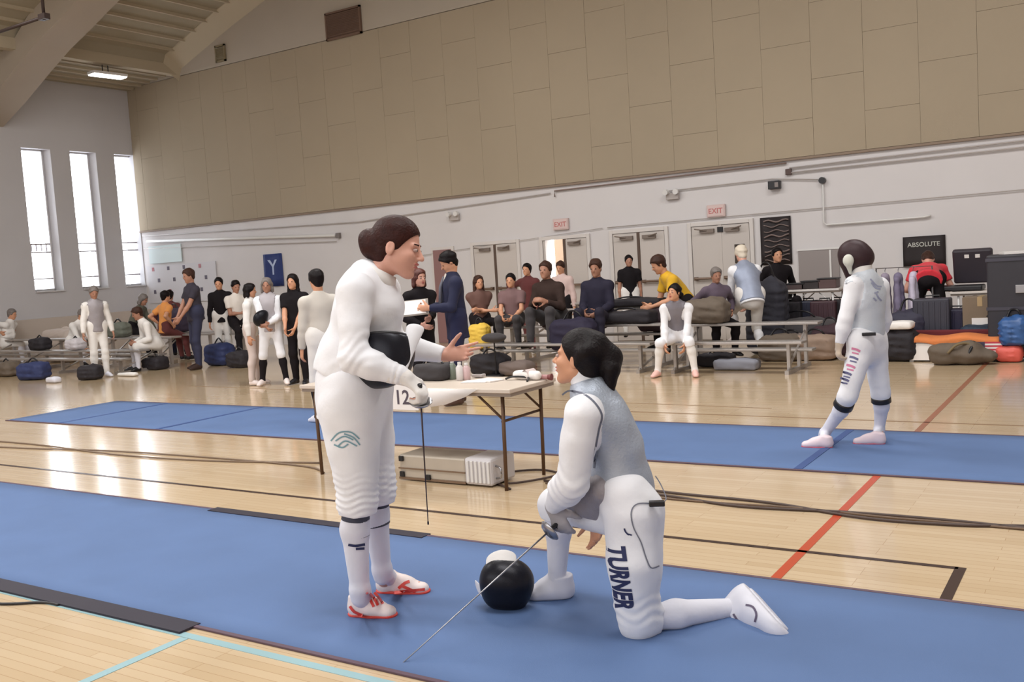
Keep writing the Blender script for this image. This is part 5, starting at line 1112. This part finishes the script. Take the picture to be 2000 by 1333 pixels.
soft_bag(235, 680, 12.25, (.6, .3, .3), mat('bag_grey_green', (104, 108, 98), .8), 'grey green bag on the upper bench plank', True, zoff=.6)
soft_bag(120, 640, 13.0, (1.1, .5, .75), mat('cover_beige', (190, 176, 166), .8), 'large beige covered case standing against the wall under the windows', False, zoff=0)
soft_bag(345, 665, 13.8, (.8, .4, .5), mat('bag_plum', (60, 50, 70), .8), 'dark plum kit bag beside the orange shirt', True, zoff=.56)
soft_bag(430, 700, 12.5, (.6, .4, .42), BLB, 'navy kit bag on the floor behind the man in navy', True, zoff=0)
soft_bag(470, 712, 12.2, (.5, .35, .3), CH, 'black kit bag on the floor below the man in the white tee', True, zoff=0)
soft_bag(10, 660, 12.25, (.5, .3, .28), WHITE2, 'white jacket bundled on the bench plank near the end', False, 'clothing', zoff=.6)
# middle bags
soft_bag(938, 668, 12.4, (.34, .26, .4), mat('bag_yellow', (228, 190, 76), .7), 'yellow shopping bag standing on the plank beside the referee', True, zoff=.285)
soft_bag(958, 706, 11.6, (.6, .35, .3), CH, 'black kit bag on the floor in front of the stand near the referee', True, zoff=0)
soft_bag(1010, 715, 11.55, (.5, .3, .2), mat('bag_taupe', (112, 98, 92), .8), 'taupe bag on the floor under the front plank', False, zoff=0)
soft_bag(1120, 640, 12.15, (.7, .4, .46), mat('bag_midnight', (34, 28, 52), .8), 'large midnight blue kit bag on the stand beside the man in navy', True, zoff=.29)
soft_bag(1235, 640, 13.5, (1.1, .35, .12), CH, 'long black fencing bag lying on the top plank by the child', True, zoff=.825)
soft_bag(1225, 655, 12.75, (.9, .35, .18), CH, 'black fencing bag on the middle plank beside the man in navy', True, zoff=.625)
soft_bag(1290, 640, 13.2, (.7, .35, .35), mat('bag_dark_maroon', (46, 30, 38), .8), 'dark maroon bag under the person in yellow', False, zoff=.46)
soft_bag(1385, 680, 12.75, (.6, .4, .34), OL, 'brown olive pack on the stand beside the seated fencer', False, zoff=.6)
soft_bag(1395, 640, 13.2, (.35, .3, .22), CH, 'small black bag behind the seated fencer with the ponytail', True, zoff=.95-.3)
soft_bag(1440, 722, None, (.6, .28, .14), mat('bag_pale_blue', (150, 152, 164), .7), 'pale grey bag on the floor beneath the low stand', False)
soft_bag(1400, 716, None, (.5, .3, .18), CH, 'black bag on the floor beneath the low stand, behind the pale grey one', True)
# right heap of kit between the kneeling fencer and the masked fencer
soft_bag(1525, 690, 13.4, (.6, .4, .36), OL, 'brown kit bag on the floor just right of the bending fencer', True, zoff=0)
soft_bag(1545, 668, 14.0, (.55, .35, .3), mat('bag_grey_brown', (130, 116, 108), .8), 'grey brown kit bag on the floor behind the brown one', True, zoff=0)
soft_bag(1592, 680, 13.5, (.62, .4, .34), TANB, 'tan kit bag with dark straps on the floor left of the masked fencer', True, zoff=0)
soft_bag(1560, 655, 14.4, (1.2, .5, .5), DGREY, 'dark grey rolled bag below the kit table', True, zoff=0)
soft_bag(1622, 665, 13.8, (.5, .35, .45), mat('bag_wine', (56, 34, 42), .8), 'dark wine coloured bag partly behind the masked fencer', True, zoff=0)
soft_bag(1498, 600, 14.3, (.6, .5, 1.1), mat('bag_slate', (50, 50, 60), .8), 'tall dark slate roller bag standing behind the bending fencer', True, zoff=0)
t2 = table(X(1546, 15.2), X(1650, 15.2), 14.9, 15.6, .92, 'white kit table under the grey notice board', mat('table_white', (214, 208, 204), .5), WHITEM)
for i, (px, c_, lab) in enumerate(((1560, (70, 56, 56), 'small dark box on the white kit table under the notice board'), (1590, (44, 36, 36), 'black low box at the middle of the white kit table'), (1622, (84, 62, 60), 'dark brown box on the white kit table near the masked fencer'))):
    x = X(px, 15.2); r = root('kit_box', (x, 15.2, .92), lab, 'box'); MB().box((x-.14, 15.05, .922), (x+.14, 15.3, 1.0+.03*i)).build('tub', mat('tub_%d' % i, c_, .5), r, .01); MB().box((x-.15, 15.04, 1.0+.03*i), (x+.15, 15.31, 1.02+.03*i)).build('lid', BLACKP, r, .004)
for i, px in enumerate((1545, 1580, 1612, 1636)):
    hard_case(px, 14.95+.12*(i % 2), .38, .3, .74, 0, (CH, mat('case_navy', (38, 40, 58), .5), mat('case_maroon', (66, 40, 48), .5), CH)[i], ('black hard case first', 'navy hard case second', 'maroon hard case third', 'black hard case last')[i]+' in the row under the white kit table')
# far right: cases, crates, towel bench
t3 = table(X(1862, 14.9), X(1955, 14.9), 14.6, 15.25, .82, 'pale kit table carrying the open black case', mat('table_white2', (214, 204, 196), .5), WHITEM)
x = X(1893, 14.9); r = root('open_case', (x, 14.9, .82), 'open black case with two white stickers on its raised lid on the pale table', 'case')
MB().box((x-.42, 14.7, .825), (x+.2, 15.1, .9)).build('base', BLACKP, r, .02)
MB().obox((x+.04, 15.12, 1.16), ((1, 0, 0), (0, .97, .25), (0, -.25, .97)), (.26, .05, .25)).build('lid', mat('lid_black', (52, 46, 54), .5), r, .03)
for g in (-.07, .07): MB().obox((x+.04+g, 15.03, 1.3), ((1, 0, 0), (0, .97, .25), (0, -.25, .97)), (.03, .004, .025)).build('sticker', PAPER, r)
hard_case(1822, 14.0, .46, .3, .78, 0, mat('case_charcoal', (54, 54, 66), .5, noise=.05), 'charcoal ribbed suitcase standing behind the orange towel', ribs=6)
hard_case(1866, 14.15, .5, .32, .62, 0, mat('case_indigo', (32, 28, 58), .5), 'indigo suitcase beside the charcoal ribbed one')
hard_case(1794, 14.2, .4, .3, .5, 0, CH, 'small black suitcase by the masked fencer, next to the charcoal one')
for i, (px, Y, w_, h_, c_, lab) in enumerate(((1918, 14.1, .42, .78, (128, 112, 94), 'brown cardboard box with a pale label standing right of the suitcases'), (1951, 14.3, .3, .7, (112, 98, 80), 'narrow brown box with a pale label beside the tall black case'))):
    x = X(px, Y); z0 = 0; r = root('cardboard_box', (x, Y, z0), lab, 'box'); MB().box((x-w_/2, Y-.2, z0), (x+w_/2, Y+.2, z0+h_)).build('carton', mat('carton_%d' % i, c_, .85, noise=.05), r, .004); MB().box((x-.1, Y-.206, z0+h_*.5), (x+.1, Y-.2, z0+h_*.65)).build('label', PAPER, r); MB().box((x-.03, Y-.203, z0+h_-.12), (x+.03, Y+.2, z0+h_+.003)).build('tape', mat('tape', (176, 150, 110), .4), r)
# tall equipment case at the right edge
x = X(1992, 13.6); r = root('tall_case', (x, 13.6, 0), 'tall black equipment trunk at the right edge with a white paper on top', 'trunk')
MB().box((x-.34, 13.35, .04), (x+.5, 13.95, 1.33)).build('trunk', mat('trunk_black', (44, 42, 50), .5, noise=.08), r, .02)
for zz in (.08, .66, 1.27): MB().box((x-.35, 13.34, zz-.02), (x+.51, 13.36, zz+.02)).build('edge_strip', mat('trunk_edge', (70, 68, 78), .4, .4), r)
for zz in (.5, .9): MB().box((x-.02, 13.325, zz-.05), (x+.1, 13.345, zz+.05)).build('latch', STEEL, r, .004)
tag(MB().box((x-.2, 13.5, 1.331), (x+.12, 13.8, 1.36), .3).build('folded_paper', PAPER), 'white folded paper lying on top of the tall black trunk', 'paper')
# towel bench with flag towel
YB = 13.45; xa, xb = X(1772, YB), X(1955, YB); zt = Z(1860, 655, YB)-.05; r = root('low_bench', ((xa+xb)/2, YB, 0), 'low white bench holding the orange towel and flag cloth', 'bench')
MB().box((xa, YB-.18, zt-.04), (xb, YB+.2, zt)).build('seat', WHITEM, r, .01)
for xx in (xa+.04, xb-.1):
    for yy in (YB-.15, YB+.14): MB().box((xx, yy, 0), (xx+.05, yy+.04, zt-.04)).build('leg', WHITEM, r)
MB().box((xa+.02, YB-.185, .02), (xa+.34, YB-.16, zt-.04)).build('end_panel', PAPER, r)
def drape(name, x0, x1, y0, y1, z, drop, m, label, cat, n=13):
    rows = []
    for j, (yy, zz) in enumerate(((y0-.012, z-drop), (y0-.015, z-drop*.5), (y0-.01, z-.01), (y0+.04, z+.012), ((y0+y1)/2, z+.016), (y1, z+.012))):
        rows.append([(x0+(x1-x0)*i/(n-1), yy-.012*abs(math.sin(i*1.1)) if j < 3 else yy, zz+(.02*math.sin(i*.9+1) if j != 0 else .035*math.sin(i*.8))+.015) for i in range(n)])
    o = sheet(name, rows, m, None, .012); tag(o, label, cat); return o
drape('towel', xa-.02, xb+.0, YB-.18, YB+.18, zt+.02, .09, mat('towel_orange', (216, 128, 72), .9, noise=.08, bump=.3, bscale=60), 'orange towel with red edge draped over the low white bench', 'towel')
tag(MB().box((xa, YB+.2, zt-.03), (xb, YB+.27, zt+.1)).build('blanket', mat('blanket_red', (100, 36, 42), .9), None, .02), 'dark red folded blanket lying along the back of the orange towel', 'blanket')
fx = X(1895, YB-.2); fx1 = X(1957, YB-.2); fz1 = zt-.02; fz0 = .06
fg = root('flag_cloth', ((fx+fx1)/2, YB-.2, fz0), 'red and white striped flag cloth with dark canton hanging on the low bench', 'flag')
for i in range(9): z = fz1-(fz1-fz0)*i/9; MB().box((fx+(.16 if i < 5 else 0), YB-.215, z-(fz1-fz0)/9), (fx1, YB-.203, z)).build('stripe', mat('flag_red', (196, 70, 86), .8) if i % 2 == 0 else PAPER, fg)
MB().box((fx, YB-.217, fz1-(fz1-fz0)*5/9), (fx+.16, YB-.203, fz1)).build('canton', mat('flag_blue', (74, 66, 86), .8), fg)
q = fl(1872, 713); r = root('duffel_bag', q, 'olive brown duffel bag on the floor in front of the low bench', 'bag')
sdf_mesh('body', [cone(q+[-.2, 0, .14], q+[.12, .05, .14], .15, .15, (0, 0, 1.0), 1.1, k=.05), cone(q+[.12, .05, .14], q+[.34, .06, .1], .14, .09, k=.08), wob(.014, 16), cut(q+[0, 0, .003], (0, 0, -1))], .02, OL, r)
MB().tube(smooth_path([q+[-.1, -.15, .16], q+[0, -.12, .26], q+[.12, -.05, .27], q+[.2, -.05, .2]], 5), .016, 6).build('strap', mat('strap_tan', (120, 104, 76), .8), r, smooth=True)
MB().tube(smooth_path([q+[.12, -.1, .12], q+[.16, -.07, .22], q+[.17, .05, .28]], 5), .02, 6).build('strap', BLACKP, r, smooth=True)
soft_bag(1935, 706, None, (.3, .2, .1), CH, 'small dark pouch on the floor under the flag cloth', False)
soft_bag(1982, 690, 13.3, (.34, .3, .36), mat('bag_bright_blue', (52, 92, 150), .4, noise=.2), 'bright blue plastic bag beside the flag cloth', True, zoff=.2)
soft_bag(1972, 706, 13.3, (.3, .26, .2), mat('bag_coral', (220, 96, 84), .5), 'red and coral bag on the floor under the bright blue one', False, zoff=0)
soft_bag(1755, 640, 13.4, (.5, .4, .42), CH, 'black kit bag behind the hip of the masked fencer', True, zoff=0)
soft_bag(1775, 625, 14.0, (.5, .4, .62), mat('bag_navy_grey', (48, 46, 64), .7), 'navy grey bag standing between the masked fencer and the suitcases', True, zoff=0)
soft_bag(1752, 610, 13.35, (.4, .3, .1), WHITE2, 'white crumpled shirt lying on the black kit bag', False, 'clothing', zoff=.425)
soft_bag(1930, 630, 13.9, (.7, .35, .42), mat('bag_teal', (38, 52, 70), .7, noise=.3, nscale=20), 'dark teal patterned bag in front of the cardboard box', True, zoff=0)
# hanging jackets on a rail by the suitcases
x = X(1757, 14.6); r = root('garment_rail', (x, 14.6, 0), 'metal garment rail with pale jackets behind the masked fencer', 'rail')
MB().tube([(x-.3, 14.6, 0), (x-.3, 14.6, 1.2), (x+.45, 14.6, 1.2), (x+.45, 14.6, 0)], .014, 6).build('frame', STEEL, r)
for i, (dx, c_, l_) in enumerate(((-.18, (150, 140, 156), 'first'), (.0, (120, 112, 136), 'second'), (.2, (196, 188, 206), 'third'))):
    g = root('hanging_jacket', (x+dx, 14.6, 1.18), ('grey lilac jacket on the garment rail next to the masked fencer', 'darker purple grey jacket at the middle of the garment rail', 'palest jacket hanging on the garment rail')[i], 'jacket'); m_ = mat('jk_%d' % i, c_, .8)
    sdf_mesh('jacket_body', [cone((x+dx, 14.6, 1.08), (x+dx, 14.6, .5), .06, .09, (1, 0, 0), 1.0), cone((x+dx, 14.48, 1.02), (x+dx+.02, 14.44, .62), .04, .045), cone((x+dx, 14.72, 1.02), (x+dx+.02, 14.76, .62), .04, .045), cone((x+dx, 14.48, 1.03), (x+dx, 14.72, 1.03), .045, .045), wob(.006, 16)], .02, m_, g)
    MB().tube(smooth_path([(x+dx, 14.6, 1.1), (x+dx, 14.6, 1.17), (x+dx+.02, 14.6, 1.2)], 4), .005, 5).build('hanger_hook', STEEL, g)
# scoreboard stand near the referee and music-stand like reel
x = X(962, 11.4); r = root('reel_stand', (x, 11.4, 0), 'dark reel on a thin stand in front of the benches near the referee', 'stand')
MB().tube([(x, 11.4, .04), (x, 11.4, .52)], .012, 6).build('pole', BLACKP, r); MB().box((x-.12, 11.3, 0), (x+.12, 11.5, .03)).build('base', BLACKP, r, .006)
sdf_mesh('reel', [ell((x, 11.4, .56), (.2, .14, .07)), wob(.004, 20)], .015, DGREY, r)
